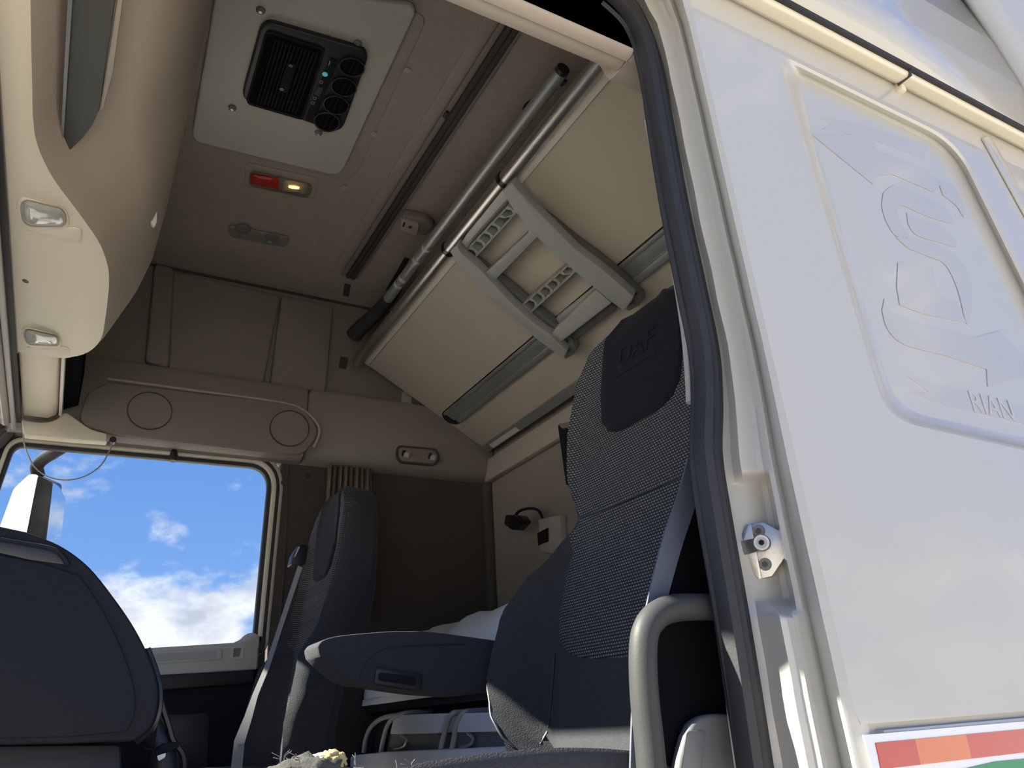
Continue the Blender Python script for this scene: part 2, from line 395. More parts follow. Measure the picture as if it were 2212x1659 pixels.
for cx_, cy_, rx_, ry_ in [(323, 888, 48, 40), (625, 926, 42, 38)]:
    g = prism('speaker_grille', UU(ell(cx_, cy_, rx_, 3, -2, ry_, 36), y=YB - 0.014), (0, -0.002, 0), taupe_d, ob)
    o_ = ell(cx_, cy_, rx_ + 1, 3, -2, ry_ + 1, 36); i_ = ell(cx_, cy_, rx_ - 1, 3, -2, ry_ - 1, 36)
    ring('speaker_rim', UU(o_, y=YB - 0.014), UU(i_, y=YB - 0.014), (0, -0.005, 0), dark_in, ob)
# light lip over the speakers
tube('lip', UU(spl2([(232, 818), (420, 843), (600, 868), (655, 886), (690, 925), (678, 966)], 5), y=YB - 0.008), 0.006, taupe, ob, seg=8)
prism('bottom_strip', [V(-0.265, YF - 0.066, 0.992), V(-0.265, YF - 0.03, 0.952), V(-0.265, YF - 0.07, 0.965)], (0.96, 0, 0), taupe, ob, bevel=0.004)
# hook plate
hk = prism('hook_plate', UU(rp([(858, 965), (940, 972), (948, 988), (940, 1005), (862, 999), (855, 982)], 10), y=YB + 0.004), (0, -0.008, 0), taupe_d, ob, bevel=0.003)
ring('hook_plate_edge', UU(rp([(857, 963), (941, 970), (950, 988), (941, 1007), (861, 1001), (853, 982)], 10), y=YB + 0.004), UU(rp([(861, 967), (938, 974), (945, 988), (938, 1003), (864, 997), (858, 982)], 9), y=YB + 0.004), (0, -0.009, 0), dark_in, ob)
for px, py in [(876, 984), (933, 990)]:
    c = U(px, py, y=YB)
    tube('hook', [c, c + V(0, -0.022, -0.004), c + V(0, -0.03, 0.004)], [0.012, 0.013, 0.010], taupe, hk, seg=14)
    prism('hook_slot', UU([(px - 6, py - 12), (px + 1, py - 11), (px - 5, py + 2), (px - 9, py + 1)], y=YB - 0.008), (0, -0.002, 0), black_p, hk)
# slack cable hanging in front of the window
cable = tube('hanging_cable', UU(spl2([(50, 936), (54, 965), (72, 1005), (100, 1028), (140, 1037), (180, 1030), (215, 1008), (236, 975), (244, 950)], 6), y=YF - 0.09), 0.0022, steel_c, seg=6)
tag(cable, 'thin slack grey cable looping down in front of the passenger window', 'cable')
c = U(244, 949, y=YF - 0.092); tube('cable_stud', [c, c + V(0, 0.03, 0)], 0.011, black_p, cable, seg=10)

# ================================================================== far (passenger) door
YD = YF + 0.01
door = tag(prism('door_1', UU([(-120, 1475), (330, 1442), (556, 1444), (545, 1800), (-120, 1900)], y=YD), (0, 0.05, 0), dark_p, origin=(0.2, YD, ZFL)), kind='structure')
win = rp([(36, 962), (120, 970), (300, 985), (545, 1008), (577, 1030), (545, 1372), (500, 1387), (330, 1398), (-120, 1420), (-60, 1250)], [16, 0, 0, 14, 18, 16, 0, 0, 5, 0], 6)
win = rp([(32, 962), (300, 986), (582, 1012), (546, 1392), (-130, 1432)], [22, 0, 46, 14, 10], 8)
w1 = inset(win, -10); w2 = inset(win, -20); w3 = inset(win, -27); w0 = inset(win, 4)
wf = ring('window_rubber', UU(w1, y=YD), UU(win, y=YD), (0, 0.03, 0), rubber, door, bevel=0.003)
ring('window_frame', UU(w2, y=YD - 0.012), UU(w1, y=YD - 0.012), (0, 0.035, 0), cream, door, bevel=0.004)
ring('frame_seal', UU(w3, y=YD - 0.006), UU(w2, y=YD - 0.006), (0, 0.03, 0), rubber, door, bevel=0.003)
ring('frame_edge', UU(inset(win, -34), y=YD - 0.012), UU(w3, y=YD - 0.012), (0, 0.03, 0), taupe, door, bevel=0.003)
tag(prism('window_1', UU(w0 and win, y=YD + 0.02), (0, 0.004, 0), pane), kind='structure')
prism('front_pillar', UU([(-200, 900), (44, 925), (22, 985), (-160, 1440), (-300, 1440)], y=YD + 0.02), (0, 0.05, 0), dark_in, wall_right)
cap = prism('door_cap', UU([(-120, 1425), (330, 1399), (505, 1388), (522, 1380), (534, 1368), (550, 1366), (562, 1374), (556, 1446), (340, 1460), (-120, 1490)], y=YD - 0.022), (0, 0.045, 0), light_p, door, bevel=0.007, bseg=3)
prism('cap_rim', UU(rp([(250, 1412), (478, 1399), (480, 1425), (250, 1440)], 8), y=YD - 0.022), (0, -0.006, 0), light_p, cap, bevel=0.003)
prism('cap_recess', UU(rp([(250, 1417), (466, 1405), (467, 1422), (250, 1434)], 4), y=YD - 0.028), (0, -0.002, 0), grey_p, cap)
ring('switch_frame', UU(rp([(501, 1396), (527, 1394), (523, 1424), (499, 1425)], 4), y=YD - 0.022), UU(rp([(504, 1400), (523, 1398), (519, 1421), (502, 1421)], 3), y=YD - 0.022), (0, -0.005, 0), light_p, cap)
prism('switch', UU([(506, 1401), (520, 1400), (517, 1418), (504, 1419)], y=YD - 0.021), (0, -0.003, 0), grey_d, cap)
prism('armrest_band', UU([(-120, 1478), (340, 1452), (552, 1447), (548, 1476), (340, 1492), (-120, 1520)], y=YD - 0.02), (0, 0.04, 0), black_p, door, bevel=0.008)
prism('door_pocket', UU(rp([(340, 1545), (452, 1540), (447, 1700), (340, 1700)], 14), y=YD), (0, -0.006, 0), black_p, door, bevel=0.003)
prism('door_edge', UU([(561, 1374), (574, 1378), (566, 1560), (552, 1560)], y=YD - 0.012), (0, 0.03, 0), rubber, door)
c = U(374, 990, y=YD - 0.02)
tag(tube('window_stop_knob', [c + V(0, 0, 0.03), c + V(0, -0.004, 0), c + V(0, -0.006, -0.012)], [0.010, 0.016, 0.012], black_p, seg=14), 'small black round knob at the top of the passenger window frame', 'knob')
# studs on the far pillar trim
for px, py, r in [(664, 1029, 0.009), (612, 1043, 0.010), (608, 1236, 0.013)]:
    c = U(px, py, y=YF)
    tube('trim_stud', [c, c + V(0, -0.006, 0)], r, black_p if px == 664 else dark_in, wall_right, seg=12)
tube('pillar_seam', UU([(622, 1010), (620, 1100), (612, 1250), (600, 1400)], y=YF), 0.004, dark_in, wall_right, seg=6)
# corner bead between far wall and rear wall
tube('corner_bead', [V(XR - 0.012, YF - 0.012, -0.2), V(XR - 0.012, YF - 0.012, 0.95)], 0.025, dark_in, wall_right, seg=10)

# ================================================================== curtain
rows = []
top = U(697, 1018, y=YF - 0.03); bot_z = 0.35
x0, x1 = U(697, 1020, y=YF - 0.03).x, U(808, 1030, y=YF - 0.03).x
for k in range(7):
    z = lerp(0.95, bot_z, k / 6); r_ = []
    for i in range(61):
        t = i / 60; x = lerp(x0 + 0.02 * (1 - k / 6), x1 - 0.015 * (1 - k / 6), t)
        r_.append(V(x, YF - 0.035 - 0.016 * math.sin(t * 8 * 2 * math.pi + 0.4 * math.sin(k)) - 0.006 * math.sin(t * 21 + k * .5), z))
    rows.append(r_)
cu = loft('curtain', rows, curtain_m); m_ = cu.modifiers.new('thick', 'SOLIDIFY'); m_.thickness = 0.003
tag(cu, 'gathered dark brown curtain hanging behind the passenger seat', 'curtain')

# ================================================================== outside mirror
mi = thing('outside_mirror', V(-0.15, 3.2, 0.5), 'white and black outside mirror beyond the passenger window', 'mirror')
def mirpl(p, y=3.15): return UU(p, y=y)
mc = rp([(64, 1024), (84, 1026), (66, 1160), (0, 1200), (-12, 1170), (30, 1055)], 8)
loft('mirror_cover', [[U(a, b, y=3.10 + (86 - a) * 0.0021) for a, b in mc], [U(a, b, y=3.10 + (86 - a) * 0.0021) + V(0.03, 0.16, 0) for a, b in mc]], mat('white_mirror_cover', (0.78, 0.75, 0.67), 0.4, var=0.02), mi, closed=True, caps=True)
loft('mirror_body', [mirpl(rp([(82, 1027), (114, 1043), (96, 1240), (40, 1240)], 6), y=3.09), mirpl(rp([(82, 1024), (134, 1046), (112, 1250), (40, 1250)], 8), y=3.30)], black_p, mi, closed=True, caps=True)
gp = U(120, 1100, y=3.10); gn = V(0.93, -0.36, 0).normalized()
prism('mirror_glass', UU(rp([(112, 1042), (126, 1052), (139, 1078), (126, 1190), (98, 1240), (96, 1180)], 5), pl=(gp, gn)), gn * 0.004, mirror_m, mi)
tube('mirror_arm', spline([U(84, 1030, y=3.16), U(80, 1008, y=3.14), U(96, 990, y=3.10), U(128, 972, y=3.0), U(150, 958, y=2.95)], 5), [0.022] * 14 + [0.02] * 7, dark_p, mi, seg=12)

# ================================================================== near side: header trim, seal, pillar, skin
hd = []
prof = [(0.664, 1.10), (0.664, 0.952), (0.672, 0.947), (0.684, 0.947), (0.688, 0.952), (0.700, 0.949), (0.713, 0.954), (0.720, 0.97), (0.748, 1.05), (0.752, 1.24), (0.70, 1.262)]
for x in (-0.27, -0.2, 0.62, 0.645): hd.append([V(x, y, z) for y, z in prof])
loft_h = tag(loft('trim_2', hd, taupe, closed=True, caps=True), kind='structure')
hd = []
for x in (0.647, 0.66, 1.0, 1.5): hd.append([V(x, y if y < 0.69 else y + 0.02, z) for y, z in prof])
loft('rear_header', hd, taupe, loft_h, closed=True, caps=True)
tag(tube('trim_3', spline([U(a, b, y=YN) for a, b in [(930, -200), (1120, -110), (1260, -55), (1338, 5), (1374, 62), (1400, 142), (1425, 280), (1455, 450), (1490, 620), (1517, 760), (1523, 870), (1521, 985), (1540, 1120), (1570, 1300), (1598, 1480), (1630, 1700)]], 8),
    1.0, rubber, prof=[(1.4 * a, 1.35 * b) for a, b in [(0.004, 0.013), (0.012, 0.010), (0.0145, 0.003), (0.010, -0.001), (0.013, -0.005), (0.010, -0.013), (0.0, -0.0155), (-0.010, -0.012), (-0.012, 0.0), (-0.008, 0.010)]], up=(0, -1, 0)), kind='structure')
seal = bpy.data.objects['trim_3']
tube('seal_lip', spline([U(a, b, y=YN + 0.004) for a, b in [(1300, 6), (1352, 60), (1384, 150), (1404, 280), (1432, 450), (1466, 625), (1494, 765), (1500, 870), (1497, 985), (1514, 1120), (1545, 1300), (1575, 1480), (1608, 1700)]], 6), 0.0045, rubber, seal, seg=8)
tube('lining_edge', spline([U(a, b, y=YN + 0.03) for a, b in [(1400, 260), (1428, 400), (1452, 540), (1478, 700), (1488, 800), (1492, 870)]], 6), 0.006, lining, seal, seg=8)
black_gap = prism('header_gap', [V(-0.27, 0.664, 0.955), V(0.68, 0.664, 0.955), V(0.68, 0.664, 1.12), V(-0.27, 0.664, 1.12)], (0, 0.012, 0), black_p, seal)

# door jamb (B pillar): rows down the pillar, each a section from the seal out to the skin
skin = thing('wall_left_outer', V(1.2, YS, -0.3), 'x', 'x')
skin.name = 'wall_outside'
for k_ in ('label', 'category'): del skin[k_]
skin['kind'] = 'structure'
# traced edges: seal side, ridge start, ridge end, skin edge (x px at given y px)
def edge(tab):
    return lambda y: interp(tab, y)
e0 = edge([(0, 1352), (60, 1392), (140, 1412), (280, 1440), (450, 1472), (620, 1508), (760, 1538), (870, 1546), (985, 1546), (1120, 1563), (1300, 1592), (1480, 1618), (1700, 1650)])
rows = []
def proud(y): return 0.020 * (1 - sstep(y, 1016, 1050)) + 0.046 * sstep(y, 1290, 1335)
for y in [-300, -240, -180, -120, -60, -20, 0] + list(range(20, 1000, 30)) + list(range(1000, 1060, 5)) + list(range(1060, 1290, 30)) + list(range(1290, 1345, 5)) + list(range(1345, 1780, 40)):
    xe = e0(y) if y >= 0 else 1352 - 0.9 * (-y)
    xs = 1490 + y * (1848 - 1490) / 1540.0       # skin edge
    dp = proud(y); kz = sstep(y, 1290, 1335)
    r_ = [U(lerp(xe - 6, xs, f), y, y=yy) for f, yy in [(0, YN + 0.006), (0.10, YN - 0.002), (0.22, YN - 0.004 - 0.006 * kz), (lerp(0.32, 0.45, kz), YN - 0.008 - dp), (lerp(0.37, 0.47, kz), YN - 0.009 - dp), (0.52, YN - 0.010 - dp), (0.585, YN - 0.016 - dp), (0.64, YN - 0.047 - 0.2 * max(0, dp - 0.02)), (0.70, YN - 0.053), (0.76, YN - 0.050), (0.82, YS + 0.016), (0.89, YS + 0.006), (1.0, YS)]]
    rows.append(r_ + [r_[-1] + V(0.02, 0.003, 0)])
jamb = loft('door_jamb', rows, paint, skin)

# outer skin with pressed recess
def skin_panel():
    o2 = [(1490 - 1848 + 1848 - 0, 0)]
    outer = [U(1420, -300, y=YS), U(1490, 0, y=YS), U(1848, 1540, y=YS), U(1860, 1565, y=YS)]
    zt, zb = 1.055, outer[-1].z
    outer = [V(0.66, YS, zt)] + [p for p in outer if p.z < zt - 0.02] + [V(3.2, YS, zb), V(3.2, YS, zt)]
    q4 = [(1676, 112), (2068, 305), (2420, 1020), (1915, 905)]
    rr = lambda d: rp(inset(q4, d), [46, 70, 50, 70], 8)
    R0 = [U(a, b, y=YS) for a, b in rr(0)]
    R1 = [U(a, b, y=YS + 0.004) for a, b in rr(7)]
    R2 = [U(a, b, y=YS + 0.016) for a, b in rr(17)]
    R3 = [U(a, b, y=YS + 0.018) for a, b in rr(26)]
    org = skin.location; cen = sum(R0, Vector()) / len(R0)
    ang = lambda p: math.atan2(p.z - cen.z, p.x - cen.x)
    def hit(poly, a):
        d = Vector((math.cos(a), math.sin(a))); best = None
        for i in range(len(poly)):
            p = poly[i]; q = poly[(i + 1) % len(poly)]; e = Vector((q.x - p.x, q.z - p.z)); w_ = Vector((p.x - cen.x, p.z - cen.z))
            den = d.x * e.y - d.y * e.x
            if abs(den) < 1e-12: continue
            t = (w_.x * e.y - w_.y * e.x) / den; k = (w_.x * d.y - w_.y * d.x) / den
            if t > 0 and -1e-7 <= k <= 1 + 1e-7: best = t if best is None else min(best, t)
        return V(cen.x + d.x * best, YS, cen.z + d.y * best)
    As = sorted(set([round(ang(p), 6) for p in R0] + [round(ang(p), 6) for p in outer]))
    mk('side_panel', [hit(outer, a) for a in As] + [hit(R0, a) for a in As],
       [[i, (i + 1) % len(As), len(As) + (i + 1) % len(As), len(As) + i] for i in range(len(As))], paint, skin)
    n = len(R0); lo = [R0, R1, R2, R3]
    mk('pressed_recess', [p for l in lo for p in l], [[k * n + i, k * n + (i + 1) % n, (k + 1) * n + (i + 1) % n, (k + 1) * n + i] for k in range(3) for i in range(n)], paint, skin, smooth=True)
    c3 = sum(R3, Vector()) / n
    mk('recess_floor', R3 + [c3], [[i, (i + 1) % n, n] for i in range(n)], paint, skin)
skin_panel()
# groove and lower side
zb = U(1860, 1565, y=YS).z
prism('lower_panel', [V(0.745, YS - 0.006, zb - 0.006), V(3.2, YS - 0.006, zb - 0.006), V(3.2, YS - 0.006, -0.7), V(0.745, YS - 0.006, -0.7)], (0, 0.02, 0), paint, skin, bevel=0.003)
prism('groove', [V(0.74, YS + 0.006, zb + 0.002), V(3.2, YS + 0.006, zb + 0.002), V(3.2, YS + 0.006, zb - 0.01), V(0.74, YS + 0.006, zb - 0.01)], (0, 0.012, 0), cream, skin)
prism('panel_rib', [U(2118, 300, y=YS), U(2134, 296, y=YS), U(2330, 640, y=YS), U(2310, 650, y=YS)], (0, -0.006, 0), paint, skin, bevel=0.003)
# rain gutter and roof cheek
gz = 1.032
prism('gutter', [V(0.2, YS + 0.004, gz + 0.012), V(0.2, YS - 0.010, gz - 0.002), V(0.2, YS - 0.030, gz - 0.004), V(0.2, YS - 0.034, gz + 0.004), V(0.2, YS - 0.026, gz + 0.02), V(0.2, YS + 0.004, gz + 0.03)], (3.0, 0, 0), cream, skin, bevel=0.003)
prism('gutter_seal', [V(0.2, YS - 0.020, gz + 0.010), V(0.2, YS - 0.041, gz + 0.004), V(0.2, YS - 0.042, gz + 0.014), V(0.2, YS - 0.020, gz + 0.03)], (3.0, 0, 0), rubber, skin)
box('gutter_joint', (1.185, YS - 0.036, gz - 0.006), (1.188, YS - 0.008, gz + 0.01), dark_in, skin)
box('gutter_clip', (1.19, YS - 0.012, gz - 0.014), (1.205, YS + 0.002, gz + 0.006), cream, skin, bevel=0.003)
rows = []
for k in range(9):
    t = k / 8; z = lerp(gz + 0.012, 2.05, t); y = YS - 0.044 - 0.012 * math.sin(t * math.pi) + 0.24 * t * t
    rows.append([V(x, y, z) for x in (0.1, 0.6, 1.1, 1.62)])
rc = loft('roof_cheek', rows, paint, skin); m_ = rc.modifiers.new('thick', 'SOLIDIFY'); m_.thickness = 0.02; m_.offset = -1
rows = []
for k in range(9):
    t = k / 8; z = lerp(gz + 0.012, 2.2, t); y = YS - 0.05 + 0.12 * t * t
    rows.append([V(1.63 - 0.25 * t, y, z), V(1.68 - 0.25 * t, y - 0.03, z), V(2.4, y - 0.05, z), V(3.2, y - 0.05, z)])
rc = loft('side_deflector', rows, paint, skin); m_ = rc.modifiers.new('thick', 'SOLIDIFY'); m_.thickness = 0.02; m_.offset = -1

# cab body below the floor and the open driver door, hinged at the front pillar; unseen, added to shade the near side
prism('lower_cab_body', [V(-0.95, 0.60, -1.15), V(-0.95, 0.60, -0.30), V(-0.80, 0.60, 0.05), V(-0.76, 0.60, 0.05), V(-0.88, 0.60, ZFL - 0.05), V(1.6, 0.60, ZFL - 0.05), V(1.6, 0.60, -1.15)], (0, YF - 0.52, 0), paint, skin)
dd = tag(bpy.data.objects.new('door_2', None), kind='structure'); COL.objects.link(dd); dd.location = V(-0.34, 0.60, -0.62)
hd_ = V(-0.34, 0.60, 0); dv = V(-0.77, -0.638, 0); dn = V(0.638, -0.77, 0) * 0.06
def DR(t, z): return hd_ + dv * t + V(0, 0, z)
prism('door_skin', [DR(0.02, -0.95), DR(0.90, -0.95), DR(0.93, 0.22), DR(0.02, 0.22)], dn, paint, dd, bevel=0.01)
prism('door_inner_panel', [DR(0.06, -0.6) + dn, DR(0.86, -0.6) + dn, DR(0.88, 0.20) + dn, DR(0.06, 0.20) + dn], dn * 0.4, dark_p, dd, bevel=0.01)
ring('door_window_frame', [DR(0.02, 0.22), DR(0.93, 0.22), DR(0.93, 0.90), DR(0.40, 0.94)], [DR(0.10, 0.26), DR(0.87, 0.26), DR(0.87, 0.85), DR(0.44, 0.88)], dn * 0.5, black_p, dd)
prism('door_glass', [DR(0.10, 0.26) + dn * .2, DR(0.87, 0.26) + dn * .2, DR(0.87, 0.85) + dn * .2, DR(0.44, 0.88) + dn * .2], dn * 0.06, pane, dd)

# reflective strip and stickers
st = thing('reflective_strip', V(0.9, YS - 0.007, zb - 0.08), 'red and orange reflective strip on the white cab side at bottom right', 'reflective strip')
SY = YS - 0.0065
prism('backing', UU([(1862, 1588), (2400, 1542), (2400, 1760), (1912, 1760)], y=SY), (0, -0.001, 0), white_st, st)
xs_ = [1890, 1985, 2100, 2130, 2260, 2400]
for i, (a, b, m) in enumerate([(1890, 1975, red_r), (1975, 2085, orange_r), (2085, 2230, red_r), (2230, 2400, orange_r)]):
    f1 = lambda x: 1605 - (x - 1890) * 0.093; f2 = lambda x: 1662 - (x - 1902) * 0.118
    prism('red_segment' if m is red_r else 'orange_segment', UU([(a, f1(a)), (b, f1(b)), (b + 12, f2(b + 12)), (a + 12, f2(a + 12))], y=SY - 0.001), (0, -0.001, 0), m, st)
prism('green_segment', UU([(2050, 1668), (2150, 1645), (2400, 1622), (2400, 1700), (2050, 1700)], y=SY - 0.001), (0, -0.001, 0), green_r, st)

# ghost of a glossy white double-arrow emblem in the recess
dec = thing('side_emblem', U(1950, 600, y=YS + 0.017), 'faint glossy white double arrow emblem on the recessed cab side panel', 'emblem')
DY = YS + 0.0175
def D(pts, nm): prism(nm, [U(1640 + a / 2.2413, 180 + b / 2.2419, y=DY + (0.0005 if nm == 'ribbon_mark' else 0)) for a, b in pts], (0, -0.0008, 0), paint2, dec)
D([(235, 233), (560, 262), (562, 318), (780, 405), (885, 480), (845, 528), (640, 440), (575, 448), (548, 488)], 'arrow_mark')
D(spl2([(870, 490), (920, 485), (965, 530), (992, 600), (990, 648), (950, 590), (890, 545)], 4), 'hook_mark')
D(spl2([(600, 530), (650, 497), (720, 515), (880, 585), (925, 640), (930, 680), (800, 640), (690, 592), (668, 620), (690, 690), (725, 740), (660, 740), (610, 660), (592, 590)], 4), 'loop_mark')
D(spl2([(712, 628), (790, 660), (900, 700), (960, 790), (880, 775), (760, 735), (720, 680)], 4), 'loop_core_mark')
D(spl2([(660, 745), (760, 755), (900, 800), (1000, 900), (1030, 1010), (1020, 1130), (1000, 1160), (960, 1000), (900, 880), (820, 840), (720, 800)], 4), 'curve_mark')
D([(670, 870), (840, 890), (860, 1000), (900, 1040), (960, 1060), (1000, 1160), (800, 1120), (680, 1075), (665, 990)], 'block_mark')
D(spl2([(605, 1042), (640, 1105), (720, 1145), (900, 1195), (1050, 1230)], 4) + [(1160, 1200), (1290, 1330), (1290, 1420), (1105, 1468), (1100, 1385)] + spl2([(900, 1320), (700, 1265), (620, 1190), (594, 1100)], 4), 'arrow_mark')
D([(715, 1420), (1000, 1490), (1400, 1600), (1400, 1680), (900, 1565), (730, 1500), (820, 1495)], 'ribbon_mark')
D([(280, 165), (450, 190), (820, 300), (790, 370), (565, 285), (440, 250), (300, 225), (350, 200)], 'ribbon_mark')

def text_mesh(name, txt, size, m, parent, mw, ext=0.0006, shear=0.0, org=None):
    cu_ = bpy.data.curves.new(name, 'FONT'); cu_.body = txt; cu_.size = size; cu_.extrude = ext; cu_.align_x = 'CENTER'; cu_.align_y = 'CENTER'; cu_.shear = shear
    t_ = bpy.data.objects.new('tmp', cu_); COL.objects.link(t_)
    dg = bpy.context.evaluated_depsgraph_get(); me = bpy.data.meshes.new_from_object(t_.evaluated_get(dg))
    bpy.data.objects.remove(t_); bpy.data.curves.remove(cu_)
    me.transform(Matrix.Translation(-origin_of(parent)) @ mw); me.materials.clear(); me.materials.append(m)
    o = bpy.data.objects.new(name, me); COL.objects.link(o); o.parent = parent
    return o
def frame(o, xa, ya):
    xa = Vector(xa).normalized(); ya = Vector(ya); ya = (ya - xa * ya.dot(xa)).normalized(); za = xa.cross(ya)
    return Matrix(((xa.x, ya.x, za.x, o.x), (xa.y, ya.y, za.y, o.y), (xa.z, ya.z, za.z, o.z), (0, 0, 0, 1)))
a_, b_ = U(2085, 866, y=DY - 0.001), U(2200, 893, y=DY - 0.001)
text_mesh('ribbon_lettering', 'RIAN', 0.05, paint, dec, frame((a_ + b_) / 2, b_ - a_, (0, 0, 1)), 0.0004)

# ================================================================== door striker
stv = thing('door_striker', U(1648, 1190, y=YN - 0.02), 'zinc plated door latch striker bolted to the white door pillar', 'door striker')
sn = V(-0.80, -0.58, -0.10).normalized(); sp0 = U(1650, 1190, y=0.642)
def SP(px, off=0.0): return UU(px, pl=(sp0 + sn * off, sn))
prism('base_plate', SP([(1612, 1134), (1648, 1127), (1684, 1146), (1703, 1178), (1700, 1198), (1668, 1245), (1640, 1252), (1612, 1225), (1594, 1192), (1598, 1160)]), -sn * 0.016, zinc, stv, bevel=0.0015)
prism('folded_wing', SP([(1613, 1134), (1624, 1132), (1646, 1250), (1639, 1252), (1612, 1225), (1595, 1192), (1599, 1160)], 0.0005), sn * 0.0025, zinc, stv, bevel=0.001)
arm_ = [SP([(1594, 1170)], 0.003)[0], SP([(1628, 1163)], 0.016)[0], SP([(1650, 1159)], 0.017)[0], SP([(1652, 1186)], 0.017)[0], SP([(1632, 1192)], 0.016)[0], SP([(1598, 1202)], 0.003)[0]]
prism('striker_arm', arm_, -sn * 0.004, zinc, stv, bevel=0.001)
c = SP([(1645, 1172)], 0.023)[0]
bolt = tube('bolt', [c, c - sn * 0.0015, c - sn * 0.008, c - sn * 0.026], [0.0086, 0.0096, 0.0096, 0.0075], zinc, stv, seg=20)
tube('bolt_rim', [c + sn * 0.0004, c - sn * 0.001], 0.0066, grey_p, bolt, seg=18)
tube('bolt_socket', [c + sn * 0.0008, c - sn * 0.001], 0.0034, dark_p, bolt, seg=6)
for px, py in [(1639, 1147), (1653, 1219)]:
    c = SP([(px, py)], 0.0)[0]
    s_ = tube('screw', [c + sn * 0.003, c - sn * 0.002], [0.0068, 0.0078], grey_d, stv, seg=14)
    tube('screw_socket', [c + sn * 0.0034, c + sn * 0.002], 0.0036, black_s, s_, seg=6)

# ================================================================== ceiling hatch panel with roof air conditioner
ac = thing('roof_air_conditioner', U(650, 180, z=ZC - 0.02), 'grey green ceiling plate with black square air conditioner unit', 'air conditioner')
ZP = ZC - 0.022
prism('ceiling_plate', UU(rp([(470, -40), (905, 15), (735, 383), (412, 305)], [10, 30, 26, 24], 6), z=ZP), (0, 0, 0.02), plate_g, ac, bevel=0.006, bseg=3)
ZU = ZP - 0.018
hous = prism('housing', UU(rp([(566, 44), (800, 112), (737, 290), (519, 216)], [30, 28, 26, 26], 6), z=ZU), (0, 0, 0.018), black_p, ac, bevel=0.006, bseg=3)
gr = rp([(575, 62), (704, 104), (654, 258), (530, 222)], [16, 12, 10, 14], 5)
ring('grille_frame', UU(gr, z=ZU), UU(inset(gr, 5), z=ZU), (0, 0, -0.004), dark_p, ac)
prism('grille_well', UU(inset(gr, 5), z=ZU), (0, 0, -0.001), matt_black, ac)
A, B, C_, D_ = [Vector(p) for p in ((592, 80), (690, 112), (642, 243), (552, 218))]
for i in range(12):
    t = (i + 0.5) / 12; p = A.lerp(B, t); q = D_.lerp(C_, t); dx = Vector((1.7, 0.5))
    prism('slat', UU([p - dx, p + dx, q + dx, q - dx], z=ZU - 0.001), (0, 0, -0.008), mat('grille_black', (0.012, 0.013, 0.016), 0.6, var=0, spec=0.12), ac)
pl_ = prism('centre_plate', UU([(621, 134), (641, 139), (621, 200), (601, 195)], z=ZU - 0.009), (0, 0, -0.003), grey_d if False else dark_p, ac, bevel=0.001)
for px, py in [(628, 141), (609, 192)]:
    c = U(px, py, z=ZU - 0.012); tube('plate_screw', [c, c + V(0, 0, -0.002)], 0.006, black_s, pl_, seg=10)
ctrl = prism('control_strip', UU(rp([(713, 124), (731, 130), (677, 266), (659, 258)], 3), z=ZU), (0, 0, -0.003), dark_p, ac, bevel=0.001)
c = U(702, 160, z=ZU - 0.003); tube('indicator', [c, c + V(0, 0, -0.002)], 0.0075, teal, ctrl, seg=14)
prism('control_icon', UU([(712, 131), (714, 132), (711, 142), (709, 141)], z=ZU - 0.003), (0, 0, -0.001), marks, ctrl)
for px, py in [(694, 177), (680, 212), (676, 222)]:
    c = U(px, py, z=ZU - 0.003); o_ = ell(px, py, 4, 1, -1, 3.2, 14); i_ = ell(px, py, 2.6, .6, -.6, 2, 14)
    ring('control_icon', UU(o_, z=ZU - 0.003), UU(i_, z=ZU - 0.003), (0, 0, -0.001), marks, ctrl)
prism('display_window', UU([(688, 186), (699, 190), (690, 208), (679, 203)], z=ZU - 0.003), (0, 0, -0.001), black_s, ctrl)
for px, py in [(760, 144), (743, 187), (726, 226), (706, 262)]:
    o_ = ell(px, py, 28, 6, -4, 20, 28); i_ = ell(px, py, 25.5, 5.5, -4, 18, 28)
    v_ = prism('air_vent', UU(o_, z=ZU - 0.001), (0, 0, -0.006), matt_black, ac, bevel=0.002)
    ring('vent_rim', UU(o_, z=ZU - 0.007), UU(i_, z=ZU - 0.007), (0, 0, -0.003), black_p, v_)
    for k in (-0.5, 0, 0.5):
        prism('vent_vane', UU([(px + 24 * k - 9, py + 6 * k + 15), (px + 24 * k - 7, py + 6 * k + 15), (px + 24 * k + 8, py + 6 * k - 15), (px + 24 * k + 6, py + 6 * k - 15)], z=ZU - 0.007), (0, 0, -0.001), dark_p, v_)
for px, py in [(563, 21), (773, 93), (502, 232), (688, 286)]:
    c = U(px, py, z=ZP)
    s_ = tube('screw', [c + V(0, 0, 0.001), c + V(0, 0, -0.005), c + V(0, 0, -0.008)], [0.012, 0.011, 0.007], grey_d, ac, seg=12)
    tube('screw_head', [c + V(0, 0, -0.007), c + V(0, 0, -0.010)], 0.0042, zinc, s_, seg=10)

